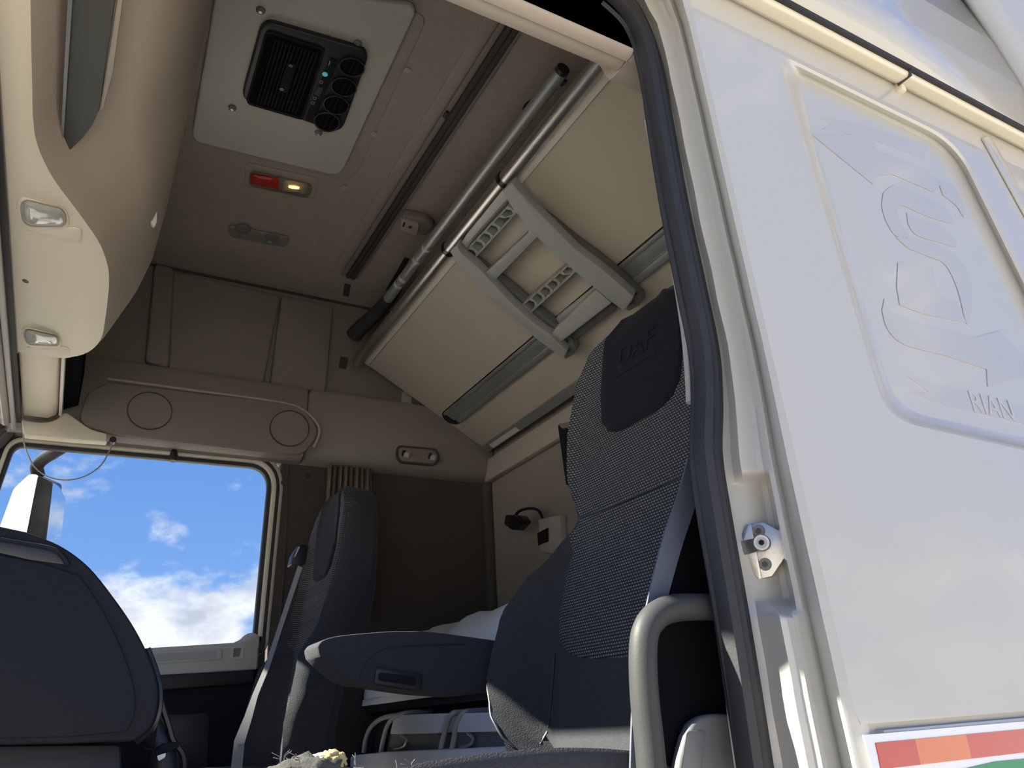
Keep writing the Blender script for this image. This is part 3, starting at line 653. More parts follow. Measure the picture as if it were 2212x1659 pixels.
# ceiling lamps
l1 = thing('ceiling_lamp', U(605, 396, z=ZC), 'lit ceiling lamp with red and clear lenses below the grey hatch plate', 'ceiling lamp')
lo = rp([(541, 366), (676, 396), (668, 426), (537, 398)], [12, 12, 14, 12], 5)
prism('lamp_base', UU(rp([(532, 350), (690, 384), (678, 430), (527, 400)], 8), z=ZC), (0, 0, -0.004), headliner, l1, bevel=0.002)
prism('lamp_frame', UU(lo, z=ZC - 0.003), (0, 0, -0.008), grey_d, l1, bevel=0.003)
dome('red_lens', rp([(541, 373), (605, 383), (602, 412), (538, 398)], 5), 0.014, red_l, l1, ZC - 0.010)
dome('clear_lens', rp([(611, 387), (668, 397), (662, 421), (607, 413)], 9), 0.010, lens_w, l1, ZC - 0.010)
a_, b_ = U(624, 403, z=ZC - 0.021), U(646, 406, z=ZC - 0.021)
tube('bulb', [a_, a_.lerp(b_, .5), b_], [0.004, 0.0055, 0.004], bulb_m, l1, seg=8)
l2 = thing('ceiling_lamp', U(560, 506, z=ZC), 'unlit grey double spot ceiling lamp nearer the far wall', 'ceiling lamp')
prism('lamp_frame', UU(rp([(493, 483), (628, 510), (618, 531), (497, 508)], [10, 10, 12, 10], 5), z=ZC), (0, 0, -0.010), taupe_d, l2, bevel=0.004)
for px, py, r_ in [(525, 495, 0.028), (588, 512, 0.026)]:
    c = U(px, py, z=ZC - 0.010); tube('spot_lens', [c, c + V(0, 0, -0.006), c + V(0, 0, -0.010)], [r_, r_ * .9, r_ * .4], grey_d, l2, seg=18)
c = U(583, 521, z=ZC - 0.014); tube('lamp_switch', [c, c + V(0, 0, -0.006)], 0.008, grey_p, l2, seg=10)

# ceiling track
tr = thing('ceiling_track', V(0.80, 1.7, ZC), 'dark taupe triple grooved track running across the ceiling', 'ceiling track')
for i, (x0_, x1_, d_) in enumerate([(0.766, 0.784, 0.012), (0.786, 0.803, 0.018), (0.805, 0.822, 0.018), (0.824, 0.834, 0.012)]):
    box('track_rib', (x0_, 0.70, ZC - d_), (x1_, 2.632, ZC), taupe_d if i in (0, 3) else dark_in, tr, bevel=0.003)
box('track_floor', (0.768, 0.70, ZC - 0.006), (0.832, 2.62, ZC), dark_in, tr)
c = U(963, 247, z=ZC - 0.018); tube('track_stop', [c + V(0, -0.012, 0), c + V(0, 0.012, 0)], 0.006, black_p, tr, seg=8)

# strap bracket on the ceiling
bk = thing('strap_bracket', U(897, 487, z=ZC), 'taupe plastic belt bracket on the ceiling beside the bunk tubes', 'bracket')
prism('bracket_body', UU(rp([(870, 466), (922, 476), (940, 490), (918, 512), (868, 490)], 8), z=ZC - 0.035), (0, 0, 0.035), taupe_d, bk, bevel=0.008, bseg=3)
prism('bracket_tongue', UU(rp([(866, 474), (906, 484), (900, 512), (864, 496)], 5), z=ZC - 0.042), (0, 0, 0.012), taupe, bk, bevel=0.004)
prism('bracket_slot', UU([(872, 480), (876, 481), (873, 490), (869, 489)], z=ZC - 0.042), (0, 0, -0.001), black_p, bk)
c = U(886, 490, z=ZC - 0.042); tube('bracket_rivet', [c, c + V(0, 0, -0.002)], 0.007, dark_in, bk, seg=10)

# ================================================================== upper bunk (folded up against the rear wall)
P0 = U(795, 790, y=2.78); P1 = U(1050, 972, y=2.78)
bdir = (P1 - P0).normalized()                       # from front edge down to the hinge
bn = V(bdir.z, 0, -bdir.x).normalized()             # faces down and forward
if bn.z > 0: bn = -bn
def BP(px, py, off=0.0): return U(px, py, pl=(P0 + bn * off, bn))
def BB(pts, off=0.0): return [BP(a, b, off) for a, b in pts]
def bl(s, y, off=0.0):                               # point on the bunk: s metres from the front edge, at depth y
    return V(P0.x, y, P0.z) + bdir * s + bn * off
BW = (P1 - P0).length; YA, YE = 0.80, 2.78
bunk = thing('upper_bunk', V(1.2, 1.8, 1.0), 'tan upper bunk folded up against the rear wall with metal front tube', 'bunk')
prism('bunk_board', [bl(-0.05, YA), bl(-0.05, YE), bl(BW, YE), bl(BW, YA)], -bn * 0.09, bunk_f, bunk, bevel=0.004)
# pale strip along the front edge
s1 = (BP(1000, 560) - V(P0.x, BP(1000, 560).y, P0.z)).dot(bdir)
def sof(px, py, off=0.0): p = BP(px, py, off); return (p - V(P0.x, p.y, P0.z)).dot(bdir)
prism('edge_strip', [bl(-0.048, YA, 0.001), bl(-0.048, YE - 0.01, 0.001), bl(0.0, YE - 0.01, 0.001), bl(0.0, YA, 0.001)], bn * 0.006, white_l, bunk, bevel=0.002)
# main tube
tA, tB = U(772, 782, y=2.78), U(1283, 148, y=1.0)
tx = (U(880, 640, y=2.4))
mainL = lambda y: V(U(772, 782, y=2.78).x, y, U(772, 782, y=2.78).z)
tube('front_tube', [mainL(YE + 0.01), mainL(YE - 0.01), mainL(0.82)], [0.018, 0.0225, 0.0225], alu, bunk, seg=20)
for px, py in [(1090, 379), (970, 523)]:
    # find the spot of the clip on the tube
    best = min((abs((ray(px, py) * (mainL(y).x / ray(px, py).x)).y - y), y) for y in [0.9 + 0.005 * i for i in range(380)])[1]
    c = mainL(best)
    tube('tube_clip', [c + V(0, -0.009, 0), c + V(0, -0.006, 0), c + V(0, 0.006, 0), c + V(0, 0.009, 0)], [0.0235, 0.0265, 0.0265, 0.0235], black_s, bunk, seg=20)
# lower channel rail let into the board
sa, sb = sof(965, 885), sof(990, 914)
chan_end = BP(975, 900).y
prism('channel_well', [bl(sa - 0.004, YA, 0.0005)] + [bl(lerp(sa - 0.004, sb + 0.004, 0.5 - 0.5 * math.cos(math.pi * k / 10)), chan_end + 0.05 * math.sin(math.pi * k / 10), 0.0005) for k in range(11)] + [bl(sb + 0.004, YA, 0.0005)], bn * 0.002, black_s, bunk)
sm = lerp(sa, sb, 0.42)
prism('channel_flange', [bl(sa, YA, 0.002), bl(sa, chan_end, 0.002), bl(sa + 0.012, chan_end, 0.002), bl(sa + 0.012, YA, 0.002)], bn * 0.012, alu_m, bunk, bevel=0.002)
prism('channel_rail', [bl(sa + 0.012, YA, 0.002), bl(sa + 0.012, chan_end, 0.002), bl(sb - 0.022, chan_end, 0.002), bl(sb - 0.022, YA, 0.002)], bn * 0.006, alu_m, bunk, bevel=0.002)
prism('channel_flange', [bl(sb - 0.022, YA, 0.002), bl(sb - 0.022, chan_end - 0.02, 0.002), bl(sb, chan_end - 0.02, 0.002), bl(sb, YA, 0.002)], bn * 0.014, alu_m, bunk, bevel=0.003)
c = BP(1091, 797, 0.009)
tube('rivet', [c, c + bn * 0.002], 0.005, alu, bunk, seg=10)
# hinge angle along the bottom edge
prism('hinge_angle', [bl(BW - 0.03, YA, 0.001), bl(BW - 0.03, YE - 0.01, 0.001), bl(BW + 0.01, YE - 0.01, 0.001), bl(BW + 0.01, YA, 0.001)], bn * 0.012, alu_m, bunk, bevel=0.003)
prism('pale_patch', [bl(BW - 0.018, YE - 0.30, 0.0135), bl(BW - 0.018, YE - 0.07, 0.0135), bl(BW + 0.005, YE - 0.07, 0.0135), bl(BW + 0.005, YE - 0.30, 0.0135)], bn * 0.0006, light_p, bunk)  # paler patch lying on the hinge angle
# rear shelf board just under the hinge
tag(box('trim_4', (XR - 0.035, 0.80, 0.945), (XR - 0.002, 2.83, 1.04), taupe, bevel=0.006), kind='structure')

# safety rail tube with its net and straps
rail_A = U(838, 645, y=2.40); rail_B = U(1212, 155, x=rail_A.x)
sr = thing('bunk_safety_rail', (rail_A + rail_B) / 2, 'thin grey metal rail lying just above the bunk front tube', 'safety rail')
rp_ = [rail_A.lerp(rail_B, k / 5) for k in range(6)]
tube('rail_tube', spline(rp_, 6), 0.0185, alu_m, sr, seg=18)
for i in (2, 3, 6, 8):
    p = spline(rp_, 6)[i + 1]; q = spline(rp_, 6)[i + 2]
    tube('tape_band', [p, p.lerp(q, .35)], 0.0190, light_p, sr, seg=16)
p = rp_[-1]; q = spline(rp_, 6)[-2]; d_ = (p - q).normalized()
tube('end_cap', [p, p + d_ * 0.012], 0.0180, black_p, sr, seg=14)
net = tube('safety_net', spline([U(760, 732, y=2.74), U(775, 712, y=2.72), U(810, 680, y=2.66), U(845, 640, y=2.56), U(870, 600, y=2.45)], 5), [0.012, 0.026, 0.034, 0.034, 0.033, 0.032, 0.032, 0.031, 0.03, 0.03, 0.03, 0.029, 0.028, 0.028, 0.027, 0.026, 0.025, 0.024, 0.022, 0.02, 0.01],
           mat('black_netting', (0.03, 0.032, 0.036), 0.9, var=0.6, vscale=160, bump=1.0, bscale=220), seg=12)
tag(net, 'rolled black safety net tucked beside the far end of the bunk tube', 'net')
stL = UU([(908, 498), (880, 545), (850, 598), (832, 628)], y=2.42); stR = UU([(918, 503), (890, 550), (862, 600), (846, 622)], y=2.42)
strap = ribbon('bunk_strap', stL, stR, 0.002, black_p)
tag(strap, 'thin black strap running from the ceiling bracket to the far tube end', 'strap')
stp = ribbon('retaining_strap', UU(spl2([(1202, 108), (1190, 150), (1172, 185), (1155, 208), (1134, 224), (1128, 236)], 4), y=1.46), UU(spl2([(1228, 112), (1212, 156), (1196, 192), (1176, 214), (1150, 232), (1136, 242)], 4), y=1.46), 0.003, black_p)
prism('strap_mesh', UU([(1218, 112), (1262, 128), (1222, 178), (1206, 166)], y=1.36), (0, 0.02, 0), black_p, stp)
tag(stp, 'black retaining strap at the near end of the safety rail', 'strap')

# ================================================================== ladder
lad = thing('bunk_ladder', BP(1180, 580, 0.03), 'grey plastic ladder with two honeycomb steps stowed under the upper bunk', 'ladder')
def L(x, y): return (980 + x / 4.148, 370 + y / 4.148)
def LP(pts, off): return [BP(*L(a, b), off) for a, b in pts]
def lpart(nm, pts, off, th, m, par=lad, bev=0.003): return prism(nm, LP(pts, off), bn * th, m, par, bevel=bev, bseg=2)
# rear half of the folded ladder
lpart('rear_rail', spl2([(720, 250), (900, 390), (1120, 570), (1360, 750), (1560, 920), (1720, 1075)], 3) + [(1700, 1110), (1640, 1100)] + spl2([(1560, 1010), (1330, 830), (1100, 640), (880, 450), (700, 300)], 3), 0.012, 0.03, grey_d)
lpart('rear_rail', spl2([(150, 690), (330, 830), (520, 970), (700, 1130), (900, 1290), (1060, 1420)], 3) + [(1110, 1480), (1120, 1540), (1060, 1560)] + spl2([(900, 1400), (700, 1230), (500, 1070), (300, 900), (130, 740)], 3), 0.012, 0.03, grey_d)
lpart('rear_rung', [(1050, 1430), (1420, 1150), (1480, 1190), (1100, 1480)], 0.012, 0.02, grey_d)
lpart('rear_rung', [(930, 1290), (1290, 1000), (1330, 1040), (960, 1340)], 0.008, 0.016, grey_p)
for pts in ([(1630, 1060), (1700, 1060), (1720, 1095), (1690, 1145), (1600, 1195), (1570, 1180), (1640, 1110)], [(1050, 1480), (1100, 1490), (1135, 1535), (1100, 1590), (1030, 1630), (1005, 1600), (1060, 1550)]):
    lpart('rubber_foot', pts, 0.02, 0.03, grey_d)
# honeycomb steps: bars and cell walls
def honey(p0, p1, q0, q1, n, off):
    """p0-p1 upper edge, q0-q1 lower edge"""
    p0, p1, q0, q1 = map(Vector, (p0, p1, q0, q1)); th = 0.03
    st_ = lpart('honeycomb_step', [tuple(p0), tuple(p1), tuple(p1.lerp(q1, .14)), tuple(p0.lerp(q0, .14))], off, th, grey_p, bev=0.001)
    lpart('step_edge', [tuple(q0.lerp(p0, .14)), tuple(q1.lerp(p1, .14)), tuple(q1), tuple(q0)], off, th, grey_p, st_, bev=0.001)
    lpart('step_floor', [tuple(p0), tuple(p1), tuple(q1), tuple(q0)], off - 0.002, 0.004, grey_d, st_, bev=0)
    for i in range(n + 1):
        t = i / n; a = p0.lerp(p1, t); b = q0.lerp(q1, t); m_ = a.lerp(b, .5); e_ = (p1 - p0).normalized()
        if i == n - 1: b = q0.lerp(q1, 1.0)
        wv = 0.035 * (p1 - p0).length
        lpart('cell_wall', [tuple(a - e_ * wv), tuple(a + e_ * wv), tuple(m_ + e_ * wv * 1.1), tuple(b + e_ * wv), tuple(b - e_ * wv), tuple(m_ + e_ * wv * .4)], off, th, grey_p, st_, bev=0)
honey((100, 700), (505, 270), (190, 770), (590, 330), 6, 0.02)
honey((640, 1140), (1050, 785), (715, 1225), (1120, 850), 6, 0.02)
# front rails, curved
lpart('front_rail', spl2([(560, 38), (640, 140), (780, 290), (950, 460), (1130, 640), (1300, 770), (1450, 890), (1640, 1060)], 4) + [(1625, 1100), (1560, 1185), (1545, 1190)] + spl2([(1440, 1110), (1290, 985), (1130, 850), (960, 700), (780, 535), (640, 370), (540, 240), (480, 110)], 4), 0.045, 0.032, grey_p, bev=0.006)
lpart('front_rail', spl2([(5, 660), (80, 790), (200, 930), (380, 1110), (560, 1260), (720, 1400), (850, 1500), (990, 1612)], 4) + [(1015, 1615), (1045, 1560), (1030, 1540)] + spl2([(900, 1410), (740, 1290), (560, 1130), (400, 960), (250, 800), (120, 690), (70, 600)], 4), 0.045, 0.032, grey_p, bev=0.006)
lpart('top_plate', [(450, 150), (500, 210), (490, 235), (110, 660), (80, 620), (130, 545)], 0.045, 0.010, light_p)
lpart('flat_rung', rp([(705, 440), (785, 530), (330, 1000), (235, 915), (310, 870), (700, 500)], 14), 0.040, 0.026, grey_p, bev=0.005)
lpart('flat_rung', rp([(1300, 1010), (1440, 1130), (930, 1525), (850, 1470), (900, 1410), (950, 1350)], 14), 0.040, 0.026, grey_p, bev=0.005)

# ================================================================== front overhead console
con = thing('front_overhead_console', V(-0.1, 1.6, 0.98), 'beige moulded overhead console above the windscreen with two lamps', 'overhead console')
ZK = 0.98
def xe_at(y): return interp([(1.30, -0.178), (1.36, -0.172), (1.47, -0.125), (1.566, -0.073), (1.665, -0.038), (1.80, -0.027)], y)
def section(y):
    xe = sum(xe_at(y + 0.02 * q) for q in range(-4, 5)) / 9
    k = (xe + 0.178) / 0.151                       # 0 driver side, 1 bulge
    # -0.178), (1.36, -0.172), (1.47, -0.125), (1.566, -0.073), (1.665, -0.038), (1.80, -0.027)], y)
    k = (xe + 0.178) / 0.151                       # 0 driver side, 1 bulge
    endt = min(1, max(0, (y - 2.02) / 0.22))
    drv = [(-0.22, 0), (-0.205, 0), (-0.194, 0), (-0.186, 0.001), (-0.178, 0.005), (-0.162, 0.03), (-0.152, 0.075), (-0.125, 0.10), (-0.04, 0.115), (0.0, 0.155), (0.035, 0.25), (0.06, 0.42), (0.085, ZC - ZK)]
    bul = [(-0.22, 0), (-0.16, 0), (-0.10, 0), (-0.05, 0.0), (-0.027, 0.004), (-0.016, 0.022), (-0.004, 0.05), (0.010, 0.085), (0.026, 0.125), (0.040, 0.165), (0.060, 0.25), (0.076, 0.42), (0.09, ZC - ZK)]
    res = []
    for (a, b), (c_, d_) in zip(drv, bul):
        x = lerp(a, c_, k); z = ZK + lerp(b, d_, k)
        f = 1 - math.sqrt(max(0, 1 - endt ** 2.2))     # the bin rounds off at its far end
        x = lerp(x, min(x, -0.125), f * (1 - 0.45 * sstep(z, 1.1, 1.5)))
        res.append(V(x, y, z))
    return res
ys = [0.70, 0.9, 1.1, 1.25] + [1.30 + 0.025 * i for i in range(19)] + [1.8, 1.9, 2.0] + [2.02 + 0.02 * i for i in range(10)] + [2.21, 2.22, 2.23, 2.237, 2.24]
rows = [section(y) for y in ys]
rows.append([V(-0.22 + (p.x + 0.22) * 0.55, p.y + 0.012, p.z + 0.02) for p in rows[-1]])
rows.append([V(-0.22, p.y + 0.014, p.z + 0.02) for p in rows[-2]])
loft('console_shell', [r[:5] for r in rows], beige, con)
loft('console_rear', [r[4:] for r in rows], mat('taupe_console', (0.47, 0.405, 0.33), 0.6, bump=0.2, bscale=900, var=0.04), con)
prism('console_back', [V(-0.22, 0.70, ZK), V(-0.22, 2.25, ZK), V(-0.22, 2.25, ZC), V(-0.22, 0.70, ZC)], (-0.03, 0, 0), taupe, con)
# bracket reaching to the far side trim
prism('end_bracket', [V(-0.22, 2.03, ZK + 0.002), V(-0.15, 2.03, ZK + 0.002), V(-0.128, 2.03, ZK + 0.015), V(-0.120, 2.03, ZK + 0.06), V(-0.14, 2.03, ZK + 0.10), V(-0.22, 2.03, ZK + 0.10)], (0, 0.715, 0), beige, con, bevel=0.008, bseg=3)
prism('bracket_edge', [V(-0.120, 2.20, ZK + 0.010), V(-0.111, 2.20, ZK + 0.010), V(-0.111, 2.20, ZK + 0.09), V(-0.120, 2.20, ZK + 0.09)], (0, 0.53, 0), white_l, con, bevel=0.002)
prism('cable_well', [V(-0.110, 2.22, ZK + 0.03), V(-0.07, 2.22, ZK + 0.05), V(-0.07, 2.22, ZK + 0.16), V(-0.11, 2.22, ZK + 0.16)], (0, 0.50, 0), mat('black_cavity', (0.01, 0.01, 0.012), 1.0, var=0, spec=0.0), con)
prism('corner_trim', UU(spl2([(46, 905), (90, 912), (122, 905), (140, 890), (162, 902), (195, 925), (232, 936)], 3) + [(232, 953), (150, 947), (50, 937)], y=2.76), (0, 0.05, 0), beige, con, bevel=0.006, bseg=3)
def console_lamp(px, lens, scoop, lab):
    o = thing('console_lamp', U(*px[0], z=ZK), lab, 'lamp', 'lamps in the front overhead console')
    prism('lamp_bezel', UU(rp(px, 26), z=ZK), (0, 0, -0.003), beige, o, bevel=0.0012)
    pr = dome('lamp_lens', rp(lens, 26), 0.013, glass_l, o, ZK - 0.001)
    ring('lens_gap', UU(inset(rp(lens, 26), -2), z=ZK - 0.003), UU(rp(lens, 26), z=ZK - 0.003), (0, 0, -0.001), taupe, o)
    mid = sum((Vector(p) for p in lens), Vector((0, 0))) / 4
    prism('lens_mark', UU([(mid.x - 16, mid.y - 12), (mid.x + 10, mid.y - 6), (mid.x + 9, mid.y - 3), (mid.x - 16, mid.y - 9)], z=ZK - 0.0142), (0, 0, -0.0008), grey_p, pr)
    c = U(mid.x + 4, mid.y + 11, z=ZK - 0.012); tube('lens_cell', [c + V(-.012, 0, 0), c + V(.010, 0, 0)], 0.003, white_l, pr, seg=8)
    prism('finger_scoop', UU(scoop, z=ZK), (0, 0, -0.002), beige, o, bevel=0.001)
console_lamp([(34, 420), (146, 452), (152, 492), (44, 496)], [(43, 428), (140, 452), (144, 488), (50, 488)], spl2([(60, 497), (150, 490), (176, 500), (165, 524), (110, 512), (60, 497)], 3), 'larger clear console lamp nearer the driver side')
console_lamp([(43, 702), (130, 724), (134, 750), (52, 748)], [(50, 709), (126, 726), (128, 746), (56, 743)], spl2([(58, 749), (135, 747), (150, 756), (142, 770), (100, 762), (58, 749)], 3), 'smaller clear console lamp beside the console end bracket')
prism('console_slot', UU(ell(55, 607, 7, 3, -1, 3, 12), z=ZK), (0, 0, -0.001), black_p, con)
# dark visor flap
vz = 1.045
vis = prism('sun_visor', UU([(160, -60), (255, -60), (240, 60), (226, 150), (215, 235), (200, 270), (178, 300), (155, 322), (141, 329), (134, 322), (146, 150)], z=vz), (0, 0, 0.02), mat('dark_visor', (0.085, 0.085, 0.08), 0.6, var=0.05), bevel=0.002)
tag(vis, 'dark grey sun visor flap tucked into the driver side of the console', 'sun visor')
prism('visor_edge', UU([(150, -60), (161, -60), (147, 150), (136, 322), (131, 320), (139, 150)], z=vz - 0.002), (0, 0, -0.003), alu_m, vis)
prism('visor_pocket', UU([(262, -60), (275, -60), (246, 150), (226, 225), (214, 236), (222, 190), (240, 80)], z=vz + 0.015), (0, 0, -0.01), taupe, con, bevel=0.003)
# white paper edge peeking over the console
pap = prism('white_paper', UU(spl2([(344, 395), (330, 412), (322, 440), (322, 468), (330, 486), (338, 480), (340, 440), (348, 400)], 3), y=1.72), (0, 0.01, 0), linen)
tag(pap, 'white paper edge sticking out behind the overhead console', 'paper')
# blind roller and rubber strip along the top of the windscreen
bl_ = thing('windscreen_blind', V(-0.25, 1.7, 0.94), 'grey roller blind tubes along the top of the windscreen', 'roller blind')
tube('blind_roller', [V(-0.262, 0.75, 0.955), V(-0.262, 2.74, 0.955)], 0.014, taupe, bl_, seg=14)
tube('blind_hem', [V(-0.240, 0.75, 0.955), V(-0.240, 2.80, 0.955)], 0.007, light_p, bl_, seg=10)
prism('rubber_strip', [V(-0.229, 0.72, 0.985), V(-0.222, 0.72, 0.978), V(-0.222, 0.72, 0.97), V(-0.235, 0.72, 0.97)], (0, 2.06, 0), rubber, bl_)

# ================================================================== dashboard end
da = thing('dashboard', V(-0.2, 1.2, -0.3), 'dark grey rounded dashboard end with recessed top vent', 'dashboard')
yd = 0.86
dp = [(-330, 1120), (-100, 1125), (0, 1136)] + spl2([(60, 1149), (130, 1178), (190, 1222), (242, 1285), (290, 1355), (325, 1425), (341, 1480), (340, 1530), (325, 1572), (290, 1600)], 4) + [(150, 1606), (-330, 1615)]
prism('dash_body', UU(dp, y=yd), (0, 1.75, 0), dark_p, da, bevel=0.012, bseg=3)
prism('dash_cowl', [V(-0.75, 0.92, 0.04), V(-0.72, 0.92, 0.09), V(-0.25, 0.92, 0.13), V(-0.05, 0.92, 0.10), V(-0.05, 0.92, 0.0)], (0, 1.85, 0), dark_p, da, bevel=0.01)
prism('end_panel', UU([(-330, 1215), (0, 1200), (90, 1218), (172, 1244)] + spl2([(205, 1292), (235, 1345), (262, 1402), (285, 1470), (292, 1530), (275, 1580)], 3) + [(150, 1592), (-330, 1600)], y=yd), (0, -0.004, 0), dark_p, da, bevel=0.002)
prism('top_vent', UU([(-200, 1150), (0, 1166), (60, 1176), (112, 1186), (132, 1200), (145, 1222), (60, 1210), (0, 1196), (-200, 1185)], y=yd), (0, -0.003, 0), black_p, da, bevel=0.001)
tube('vent_lip', UU(spl2([(0, 1165), (60, 1175), (112, 1186), (135, 1202), (147, 1222)], 4), y=yd - 0.003), 0.0025, dark_p, da, seg=6)
prism('knee_panel', UU([(-330, 1612), (262, 1606), (268, 1760), (-330, 1760)], y=yd + 0.05), (0, 0.6, 0), mat('navy_black_plastic', (0.012, 0.014, 0.022), 0.6, var=0.05), da, bevel=0.006)
tube('edge_trim', UU(spl2([(316, 1402), (334, 1450), (343, 1490), (341, 1535), (325, 1575), (292, 1602)], 4), y=yd + 0.02), 0.004, black_s, da, seg=8)
sk = thing('column_stalk', U(350, 1600, y=1.05), 'black column stalk with glossy ring sticking out beside the dashboard', 'stalk')
tube('stalk_arm', UU([(322, 1560), (336, 1585), (346, 1610), (352, 1640), (355, 1680)], y=1.05), [0.012, 0.012, 0.014, 0.016, 0.016], black_p, sk, seg=12)
prism('stalk_collar', UU(rp([(334, 1622), (352, 1606), (384, 1602), (388, 1614), (360, 1626), (340, 1640)], 4), y=1.03), (0, 0.03, 0), dark_p, sk, bevel=0.003)
prism('stalk_ring', UU(rp([(338, 1633), (358, 1626), (356, 1636), (342, 1644)], 3), y=1.028), (0, -0.003, 0), zinc, sk)
tube('stalk_cable', UU(spl2([(348, 1510), (352, 1530), (365, 1570), (374, 1600), (395, 1630), (398, 1665)], 4), y=1.04), 0.0035, black_s, sk, seg=6)
tube('stalk_knob', UU([(304, 1594), (318, 1592), (334, 1592)], y=1.02), [0.006, 0.012, 0.014], dark_p, sk, seg=12)

# ================================================================== seats
def make_seat(root, B, slope, sc, hw_t, bol_t, bin_t, th=0.13, weave_m=weave, panel_t=None, patch=None, shell=dark_p, flip=1):
    up = V(slope, 0, 1).normalized(); lat = V(0, 1, 0); n = up.cross(lat).normalized()
    if n.x > 0: n = -n
    B = V(*B)
    vmax = hw_t[-1][0]
    def fd(u, v):
        hw = max(interp(hw_t, v), 1e-4); t = abs(u) / hw; bi = interp(bin_t, v); q = max(0, (v - (vmax - 0.08)) / 0.08)
        return interp(bol_t, v) * sstep(abs(u), bi, max(bi + 0.01, hw - 0.02)) - 0.030 * sstep(t, 0.90, 1.0) ** 2 - 0.045 * (1 - math.sqrt(max(0, 1 - q * q)))
    def sp_(u, v, d):
        if flip and u < -0.15: u = -(0.15 + (abs(u) - 0.15) * 0.44)
        return B + lat * (u * sc) + up * (v * sc) + n * (d * sc)
    rows = []
    vs_ = [vmax * i / 40 for i in range(40)] + [vmax * 0.99, vmax * 0.997, vmax]
    for v in vs_:
        hw = max(interp(hw_t, v), 0.004); r_ = []
        q_ = max(0, (v - (vmax - 0.08)) / 0.08)
        tv = th * (1 - 0.35 * sstep(v, vmax * .4, vmax)) - 0.04 * (1 - math.sqrt(max(0, 1 - q_ * q_)))
        for i in range(49):
            t = -1 + 2 * i / 48; r_.append(sp_(t * hw, v, fd(t * hw, v)))
        for t in (1.0, 0.97, 0.85, 0.5, 0, -0.5, -0.85, -0.97, -1.0):
            r_.append(sp_(t * hw * 0.98, v, fd(hw, v) - tv * (0.55 + 0.45 * (1 - t ** 4))))
        rows.append(r_)
    back = loft('backrest', rows, velour, root, closed=True, caps=True)
    def area(nm, tab_l, tab_r, v0, v1, off, m, par, nv=46, nu=26, edge_=0.012):
        R_ = []; UVs = []
        for j in range(nv + 1):
            v = lerp(v0, v1, j / nv); a = interp(tab_l, v); b = interp(tab_r, v); q = []; qu = []
            ev = min(1, min(v - v0, v1 - v) / edge_ + 0.0)
            for i in range(nu + 1):
                t = i / nu; u = lerp(a, b, t); eu = min(1, min(u - a, b - u) / edge_)
                o_ = off * math.sqrt(max(0, min(eu, ev)))
                q.append(sp_(u, v, fd(u, v) + o_ - 0.001)); qu.append((u * sc, v * sc))
            R_.append(q); UVs.append(qu)
        return loft(nm, R_, m, par, uvs=UVs)
    if panel_t:
        neg = [(v, -u) for v, u in panel_t]
        area('centre_panel', neg, panel_t, panel_t[0][0], panel_t[-1][0], 0.006, weave_m, root, nv=90)
    if patch:
        neg = [(v, -u) for v, u in patch]
        area('headrest_patch', neg, patch, patch[0][0], patch[-1][0], 0.013, velour_b, root)
    return sp_, fd, up, lat, n

# driver seat
DB = (0.72, 0.955, -0.06)
ds = thing('driver_chair', V(0.6, 0.96, -0.5), 'dark fabric driver seat with dotted grey centre panel in the foreground', 'seat')
hw_d = [(0, .255), (.06, .295), (.12, .322), (.16, .320), (.22, .310), (.28, .295), (.33, .235), (.39, .198), (.46, .225), (.57, .235), (.66, .222), (.72, .18), (.755, .12), (.775, .05), (.785, .006)]
bol_d = [(0, .08), (.1, .10), (.22, .09), (.28, .06), (.33, .03), (.39, .0), (.5, .012), (.79, .01)]
bin_d = [(0, .225), (.2, .235), (.28, .222), (.33, .2), (.39, .17), (.46, .18), (.6, .18), (.79, .02)]
pan_d = [(.140, .02), (.144, .11), (.152, .165), (.165, .20), (.19, .226), (.23, .232), (.285, .218), (.34, .198), (.39, .185), (.43, .205), (.47, .222), (.57, .231), (.66, .213), (.72, .170), (.745, .125)]
pat_d = [(.518, .02), (.522, .06), (.535, .095), (.56, .115), (.62, .122), (.69, .12), (.73, .112), (.76, .075), (.772, .03)]
sp_, fd, up, lat, nn = make_seat(ds, DB, 0.17, 1.0, hw_d, bol_d, bin_d, panel_t=pan_d, patch=pat_d)
# embossed lettering on the headrest
def on_seat(u, v, o_=0.016): return sp_(u, v, fd(u, v) + o_)
pc = on_seat(0.005, 0.665, 0.0125)
text_mesh('embossed_lettering', 'DAF', 0.056, velour_b, ds, frame(pc, -lat, up), 0.0020, 0.15)
prism('embossed_line', [on_seat(0.06, .630, .012), on_seat(-0.055, .630, .012), on_seat(-0.055, .634, .012), on_seat(0.06, .634, .012)], nn * 0.0018, velour_b, ds)
# seams
tube('seam', [on_seat(0.232, 0.165 - 0.018 * k, 0.0022) for k in range(9)], 0.0022, black_p, ds, seg=6)
tube('seam', [on_seat(lerp(0.31, 0.236, (k / 10) ** 1.3), lerp(0.12, 0.012, k / 10), 0.0025) for k in range(11)], 0.0022, black_p, ds, seg=6)
tube('seam', [on_seat(lerp(-0.19, 0.19, k / 14), 0.392 - 0.004 * math.sin(math.pi * k / 14), 0.005) for k in range(15)], 0.0022, black_p, ds, seg=6)
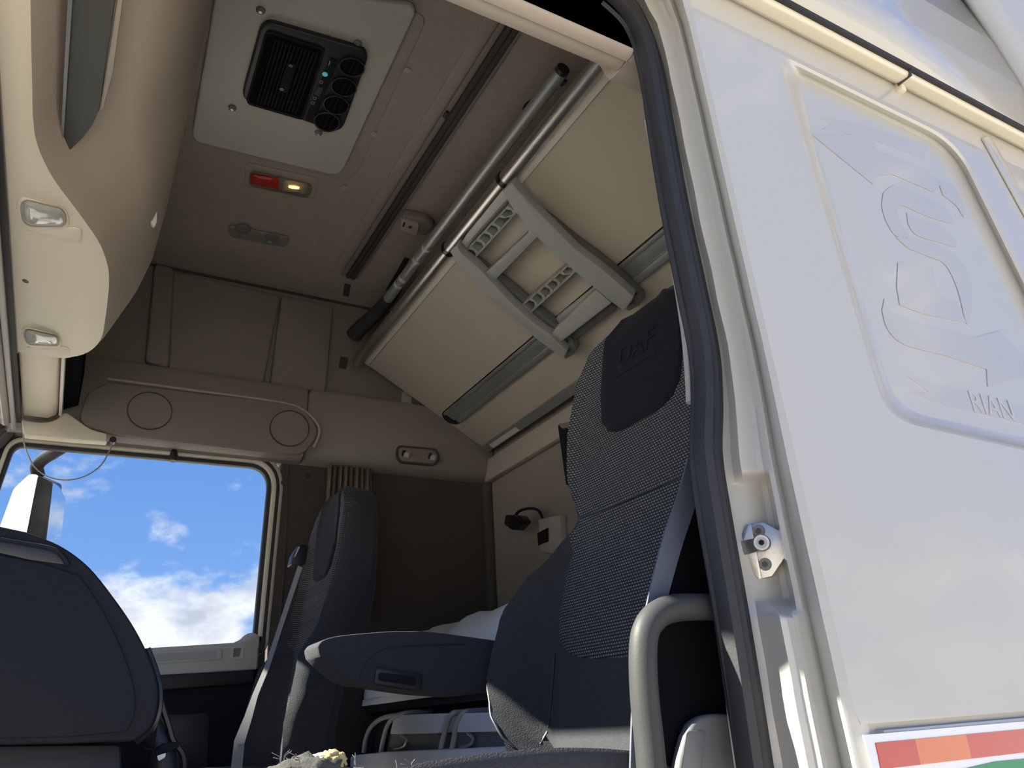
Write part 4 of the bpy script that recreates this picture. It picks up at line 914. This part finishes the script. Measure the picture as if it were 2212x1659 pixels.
# cushion with its near bolster
rows = []
for i in range(25):
    x = lerp(0.10, 0.80, i / 24); k = math.sin(math.pi * min(1, max(0, (x - 0.06) / 0.74))) ** 0.35
    zt = lerp(-0.10, -0.0255, k) - 0.35 * max(0, x - 0.40) ** 2 * 1.0 - 0.06 * max(0, 0.30 - x)
    r_ = []
    for y, dz in [(0.718, -0.16), (0.714, -0.08), (0.714, -0.02), (0.716, -0.006), (0.720, 0.0), (0.727, -0.002), (0.75, -0.014), (0.79, -0.032), (0.86, -0.040), (0.96, -0.042), (1.08, -0.036), (1.15, -0.034), (1.19, -0.032), (1.215, -0.042), (1.23, -0.08), (1.22, -0.16)]:
        r_.append(V(x, y, zt + dz))
    rows.append(r_)
loft('cushion', rows, velour, ds, closed=True, caps=True)
# torn front corner with foam
def lump(name, c, r, m, parent, amp=0.35, seed=0, sc=(1, 1, 1), sub=4):
    bm = bmesh.new(); bmesh.ops.create_icosphere(bm, subdivisions=sub, radius=1.0)
    from mathutils import noise
    vs = []
    for v in bm.verts:
        d = v.co.normalized(); k = 1 + amp * noise.fractal(d * 4.5 + V(seed, 0, 0), 0.8, 2.1, 6)
        vs.append(Vector(c) + V(d.x * r * sc[0] * k, d.y * r * sc[1] * k, d.z * r * sc[2] * k))
    bm.verts.index_update(); fs = [[v.index for v in f.verts] for f in bm.faces]; bm.free()
    return mk(name, vs, fs, m, parent, smooth=True, sharp=False)
tp = lambda px, py: U(px, py, y=0.735)
lump('torn_lining', tp(655, 1706), 0.030, foam_g, ds, 0.22, 1, (1.5, 1.0, 0.85))
lump('torn_lining', tp(600, 1712), 0.026, foam_g, ds, 0.22, 5, (1.3, 1.0, 0.7))
lump('torn_lining', tp(745, 1712), 0.026, foam_g, ds, 0.22, 9, (1.8, 1.0, 0.65))
lump('torn_lining', tp(870, 1706), 0.022, foam_g, ds, 0.45, 12, (2.4, 1.0, 0.55))
lump('exposed_foam', tp(714, 1650), 0.011, foam_y, ds, 0.22, 3, (1.3, 1.0, 1.0))
lump('exposed_foam', tp(684, 1652), 0.009, mat('pale_seat_foam', (0.42, 0.40, 0.33), 1.0, bump=1, bscale=120), ds, 0.22, 4, (1.3, 1.0, 0.9))
lump('exposed_foam', tp(640, 1656), 0.007, foam_y, ds, 0.22, 7, (1.4, 1.0, 0.7))
# loose threads
thread_m = mat('grey_thread', (0.22, 0.21, 0.19), 1.0, var=0)
for k in range(26):
    px = random.uniform(590, 900); b_ = tp(px, 1654 - 8 * math.exp(-((px - 670) / 60) ** 2) + (8 if px > 770 else 0))
    d1 = V(random.uniform(-.008, .008), random.uniform(-.006, .006), random.uniform(.004, .012))
    tube('loose_thread', [b_ - V(0, 0, 0.006), b_ + d1 * .6, b_ + d1 + V(random.uniform(-.005, .005), 0, -.001)], 0.00035, thread_m, ds, seg=4)
# armrest of the driver seat
ya = 1.31
arm_px = spl2([(686, 1396), (702, 1381), (760, 1370), (900, 1363), (1046, 1380), (1085, 1386)], 4) + [(1085, 1492)] + spl2([(1000, 1501), (905, 1494), (810, 1480), (758, 1470), (716, 1440), (690, 1414)], 4)
ar = prism('armrest', UU(arm_px, y=ya), (0, 0.085, 0), velour, ds, bevel=0.016, bseg=4)
prism('armrest_grip', UU(rp([(812, 1440), (912, 1456), (908, 1494), (806, 1478)], 8), y=ya), (0, -0.004, 0), black_p, ar, bevel=0.0018)
prism('grip_recess', UU(rp([(818, 1452), (900, 1462), (897, 1482), (815, 1470)], 8), y=ya - 0.004), (0, -0.001, 0), black_s, ar)
tube('armrest_seam', UU(spl2([(776, 1474), (786, 1440), (810, 1412), (860, 1397), (1000, 1392)], 5), y=ya - 0.0005), 0.0012, black_p, ar, seg=6)
prism('armrest_pivot', UU(ell(1075, 1440, 20, 0, 0, 26, 16), y=ya + 0.02), (0, 0.05, 0), black_p, ar)

# side shield beside the driver seat
sh = thing('seat_side_cover', U(1530, 1659, y=0.70), 'dark grey rounded plastic cover beside the driver seat base', 'seat cover')
prism('cover_body', UU([(1458, 1720), (1470, 1640), (1482, 1590)] + spl2([(1496, 1562), (1520, 1546), (1556, 1541), (1600, 1546)], 4) + [(1640, 1720)], y=0.697), (0, 0.0165, 0), grey_d, sh, bevel=0.007, bseg=4)
prism('cover_inlay', UU(rp([(1482, 1578), (1524, 1578), (1508, 1720), (1464, 1720)], 10), y=0.697), (0, -0.0015, 0), grey_d, sh, bevel=0.001)
# driver belt
bL = UU(spl2([(1484, 990), (1462, 1070), (1434, 1150), (1410, 1240), (1392, 1320), (1376, 1410), (1364, 1520), (1358, 1680)], 4), y=0.711)
bR = UU(spl2([(1512, 1010), (1500, 1090), (1474, 1170), (1448, 1260), (1428, 1340), (1408, 1430), (1390, 1530), (1384, 1680)], 4), y=0.712)
blt = tag(ribbon('driver_seat_belt', bL, bR, 0.0025, belt_m), 'blue grey seat belt webbing running down beside the driver seat', 'seat belt')
# added black sheet standing in for the deep shade beside the seat
prism('side_shade', UU([(1390, 1700), (1404, 1480), (1424, 1360), (1446, 1265), (1474, 1170), (1500, 1090), (1512, 1020), (1640, 1020), (1690, 1700)], y=0.7155), (0, 0.008, 0), matt_black, ds)
# grab handle
gh = thing('grab_handle', U(1400, 1659, y=0.71), 'grey bent metal grab handle in front of the driver seat', 'handle')
tube('handle_tube', spline(UU([(1590, 1312), (1500, 1311), (1455, 1314), (1420, 1328), (1396, 1360), (1389, 1410), (1392, 1500), (1402, 1600), (1412, 1720)], y=0.690), 6), 0.0152, metal_grey, gh, seg=18)

# passenger seat
ps = thing('passenger_chair', V(0.6, 2.33, -0.5), 'dark ribbed fabric passenger seat beside the far window', 'seat')
PB = (0.585, 2.30, -0.085)
hw_p = [(0, .235), (.06, .265), (.14, .275), (.22, .262), (.30, .225), (.36, .205), (.45, .21), (.57, .215), (.66, .20), (.72, .165), (.76, .118), (.787, .066), (.80, .02), (.803, .004)]
sp2, fd2, up2, lat2, nn2 = make_seat(ps, PB, 0.13, 1.0, hw_p, [(0, .08), (.1, .10), (.25, .09), (.36, .04), (.5, .02), (.79, .01)], [(0, .17), (.3, .17), (.4, .17), (.79, .02)], th=0.14, flip=0, weave_m=ribbed, panel_t=[(.05, .12), (.1, .15), (.2, .15), (.3, .17), (.36, .19), (.45, .198), (.57, .203), (.68, .188), (.74, .15), (.765, .10)], patch=[(.50, .02), (.51, .07), (.535, .10), (.6, .118), (.69, .118), (.75, .10), (.785, .05)])
rows = []
for i in range(12):
    x = lerp(0.08, 0.68, i / 11); k = math.sin(math.pi * min(1, max(0, (x - 0.04) / 0.7))) ** 0.35; zt = lerp(-0.14, -0.07, k)
    rows.append([V(x, 2.30 + y, zt + dz) for y, dz in [(-.26, -.14), (-.265, -.05), (-.25, -.005), (-.2, 0), (-.1, -.02), (.1, -.02), (.2, 0), (.25, -.005), (.265, -.05), (.26, -.14)]])
loft('cushion', rows, velour, ps, closed=True, caps=True)
prism('seat_shell', [sp2(0.19, .20, -0.05), sp2(0.225, .30, -0.05), sp2(0.235, .45, -0.05), sp2(0.24, .60, -0.05), sp2(0.225, .68, -0.05), sp2(0.15, .72, -0.05), sp2(0.1, .2, -0.05)], -nn2 * 0.05, grey_p, ps, bevel=0.01)
# passenger belt and guide
pb = thing('passenger_seat_belt', U(600, 1500, y=2.6), 'thin grey seat belt slanting down beside the passenger seat', 'seat belt')
gd = prism('belt_guide', UU(rp([(634, 1196), (648, 1176), (664, 1176), (662, 1216), (650, 1222), (628, 1220)], 4), y=2.47), (0, 0.05, 0), black_p, pb, bevel=0.006)
prism('guide_slot', UU([(644, 1182), (648, 1181), (638, 1202), (634, 1204)], y=2.468), (0, -0.002, 0), light_p, gd)
bL = UU([(644, 1222), (612, 1320), (572, 1440), (546, 1500), (528, 1548), (506, 1600), (494, 1700)], y=2.46); bR = UU([(654, 1226), (622, 1322), (582, 1444), (558, 1502), (545, 1550), (528, 1606), (520, 1700)], y=2.45)
ribbon('belt_webbing', bL, bR, 0.002, belt_g, pb)

# ================================================================== bed, drawers and rear wall fittings
bed = thing('lower_bunk', V(1.25, 1.8, -0.1), 'white bedding on the lower bunk behind the seats', 'bed')
rows = []
for i in range(60):
    y = lerp(0.72, 2.83, i / 59); r_ = []
    for j in range(25):
        t = j / 24
        prof_ = [(0.97, 0.085), (0.968, 0.12), (0.985, 0.18), (1.03, 0.255), (1.10, 0.305), (1.22, 0.325), (1.36, 0.33), (1.49, 0.32)]
        q = t * (len(prof_) - 1); k = min(int(q), len(prof_) - 2); a, b = prof_[k], prof_[k + 1]
        x = lerp(a[0], b[0], q - k); z = lerp(a[1], b[1], q - k)
        wv = 0.004 * math.sin(y * 9 + x * 7) + 0.007 * math.sin(y * 23 - x * 11) + 0.004 * math.sin(y * 51 + x * 31)
        r_.append(V(x + wv * .3 * (t < .5), y, z + wv * sstep(t, 0.1, .4)))
    rows.append(r_)
mt = loft('mattress', rows, linen, bed); m_ = mt.modifiers.new('thick', 'SOLIDIFY'); m_.thickness = 0.02; m_.offset = -1
prism('bunk_base', [V(0.975, 0.72, 0.055), V(1.51, 0.72, 0.055), V(1.51, 0.72, 0.088), V(0.975, 0.72, 0.088)], (0, 2.11, 0), black_p, bed, bevel=0.004)
prism('sheet_hem', [V(0.962, 1.2, 0.078), V(0.962, 2.84, 0.078), V(0.966, 2.84, 0.10), V(0.966, 1.2, 0.10)], (0.01, 0, 0), linen, bed, bevel=0.003)

def drawer_unit(px, lab):
    o = thing('storage_drawer', U(px[0][0], 1655, x=0.96), lab, 'drawer', 'drawers under the lower bunk')
    a, b, c_, d_ = px
    return o
DX = 0.955
silver = mat('silver_grey_plastic', (0.74, 0.78, 0.83), 0.3, 0.0, var=0.04, coat=0.3)
dr1 = thing('storage_drawer', U(900, 1655, x=DX), 'silver topped storage drawer with dark front under the lower bunk', 'drawer')
def drw(root, pxs):
    top, frt, sd_ = pxs
    prism('drawer_top', UU(rp(top, 5), x=DX - 0.02), (0.10, 0, 0), silver, root, bevel=0.006, bseg=3)
    prism('drawer_front', UU(rp(frt, 6), x=DX), (0.08, 0, 0), grey_d, root, bevel=0.006, bseg=3)
    prism('drawer_lip', UU(sd_, x=DX - 0.01), (0.03, 0, 0), alu_m, root, bevel=0.003)
drw(dr1, ([(852, 1545), (958, 1541), (948, 1584), (842, 1586)], [(840, 1584), (950, 1584), (944, 1640), (832, 1640)], [(830, 1626), (946, 1622), (942, 1648), (826, 1652)]))
tube('drawer_handle', UU(spl2([(866, 1588), (878, 1598), (872, 1612), (850, 1618)], 4), x=DX - 0.012), 0.004, alu_m, dr1, seg=8)
dr2 = thing('storage_drawer', U(1020, 1655, x=DX), 'silver topped storage drawer partly hidden behind the driver seat back', 'drawer')
drw(dr2, ([(996, 1541), (1100, 1538), (1090, 1580), (986, 1582)], [(982, 1580), (1090, 1580), (1086, 1636), (974, 1638)], [(972, 1622), (1086, 1618), (1082, 1644), (968, 1648)]))
tube('drawer_handle', UU(spl2([(1010, 1584), (1022, 1594), (1016, 1608), (994, 1614)], 4), x=DX - 0.012), 0.004, alu_m, dr2, seg=8)
hs = thing('drawer_housing', U(850, 1655, x=DX), 'grey moulded housing with rounded arches around the bunk drawers', 'drawer housing')
for pts in ([(786, 1625), (790, 1596), (802, 1570), (825, 1552), (862, 1544)], [(822, 1630), (828, 1598), (836, 1570), (848, 1552), (868, 1543)], [(948, 1640), (956, 1600), (966, 1565), (976, 1543)], [(972, 1640), (980, 1600), (986, 1568), (1000, 1541)]):
    ap = UU(pts, x=DX - 0.018)
    tube('arch', spline(ap + [ap[-1] + V(0.03, 0, 0.004), ap[-1] + V(0.10, 0, 0.004)], 5), 0.0075, grey_p, hs, seg=10)
prism('arch_panel', UU(rp([(790, 1630), (796, 1590), (820, 1560), (846, 1552), (832, 1600), (828, 1632)], 6), x=DX + 0.01), (0.02, 0, 0), black_p, hs)
prism('plinth', UU(rp([(756, 1632), (830, 1624), (1100, 1612), (1100, 1690), (756, 1690)], 8), x=DX - 0.03), (0.10, 0, 0), silver, hs, bevel=0.006)
prism('back_panel', [V(DX + 0.09, 1.0, -0.2), V(DX + 0.09, 2.84, -0.2), V(DX + 0.09, 2.84, 0.05), V(DX + 0.09, 1.0, 0.05)], (0.02, 0, 0), black_p, hs)

rl = thing('reading_lamp', U(1180, 1140, x=XR), 'small black gooseneck reading lamp on the rear wall', 'lamp')
tube('gooseneck', spline([U(1112, 1116, x=XR - 0.10), U(1122, 1104, x=XR - 0.10), U(1145, 1098, x=XR - 0.09), U(1163, 1103, x=XR - 0.06), U(1172, 1120, x=XR - 0.02)], 6), 0.0055, black_s, rl, seg=8)
prism('lamp_head', UU(rp([(1092, 1112), (1114, 1112), (1124, 1126), (1106, 1146), (1088, 1132)], 4), x=XR - 0.12), (0.05, 0, 0), black_s, rl, bevel=0.006)
cpn = thing('wall_control_panel', U(1185, 1170, x=XR), 'pale wall control box with dark socket below the reading lamp', 'control box')
prism('box_body', UU(rp([(1162, 1122), (1210, 1112), (1210, 1200), (1166, 1190)], 5), x=XR - 0.03), (0.03, 0, 0), taupe, cpn, bevel=0.004)
prism('socket', UU([(1162, 1152), (1185, 1140), (1185, 1170), (1164, 1178)], x=XR - 0.031), (-0.003, 0, 0), black_s, cpn)
lk = thing('wall_locker', U(1225, 1000, x=1.40), 'dark grey wall cabinet edge showing behind the driver seat', 'cabinet')
prism('locker_body', UU(rp([(1204, 918), (1226, 914), (1300, 900), (1300, 1046), (1222, 1048)], 4), x=1.40), (0.11, 0, 0), dark_p, lk, bevel=0.006)
prism('locker_top', UU(rp([(1206, 916), (1300, 898), (1300, 908), (1214, 926)], 2), x=1.395), (0.1, 0, 0), grey_d, lk, bevel=0.003)
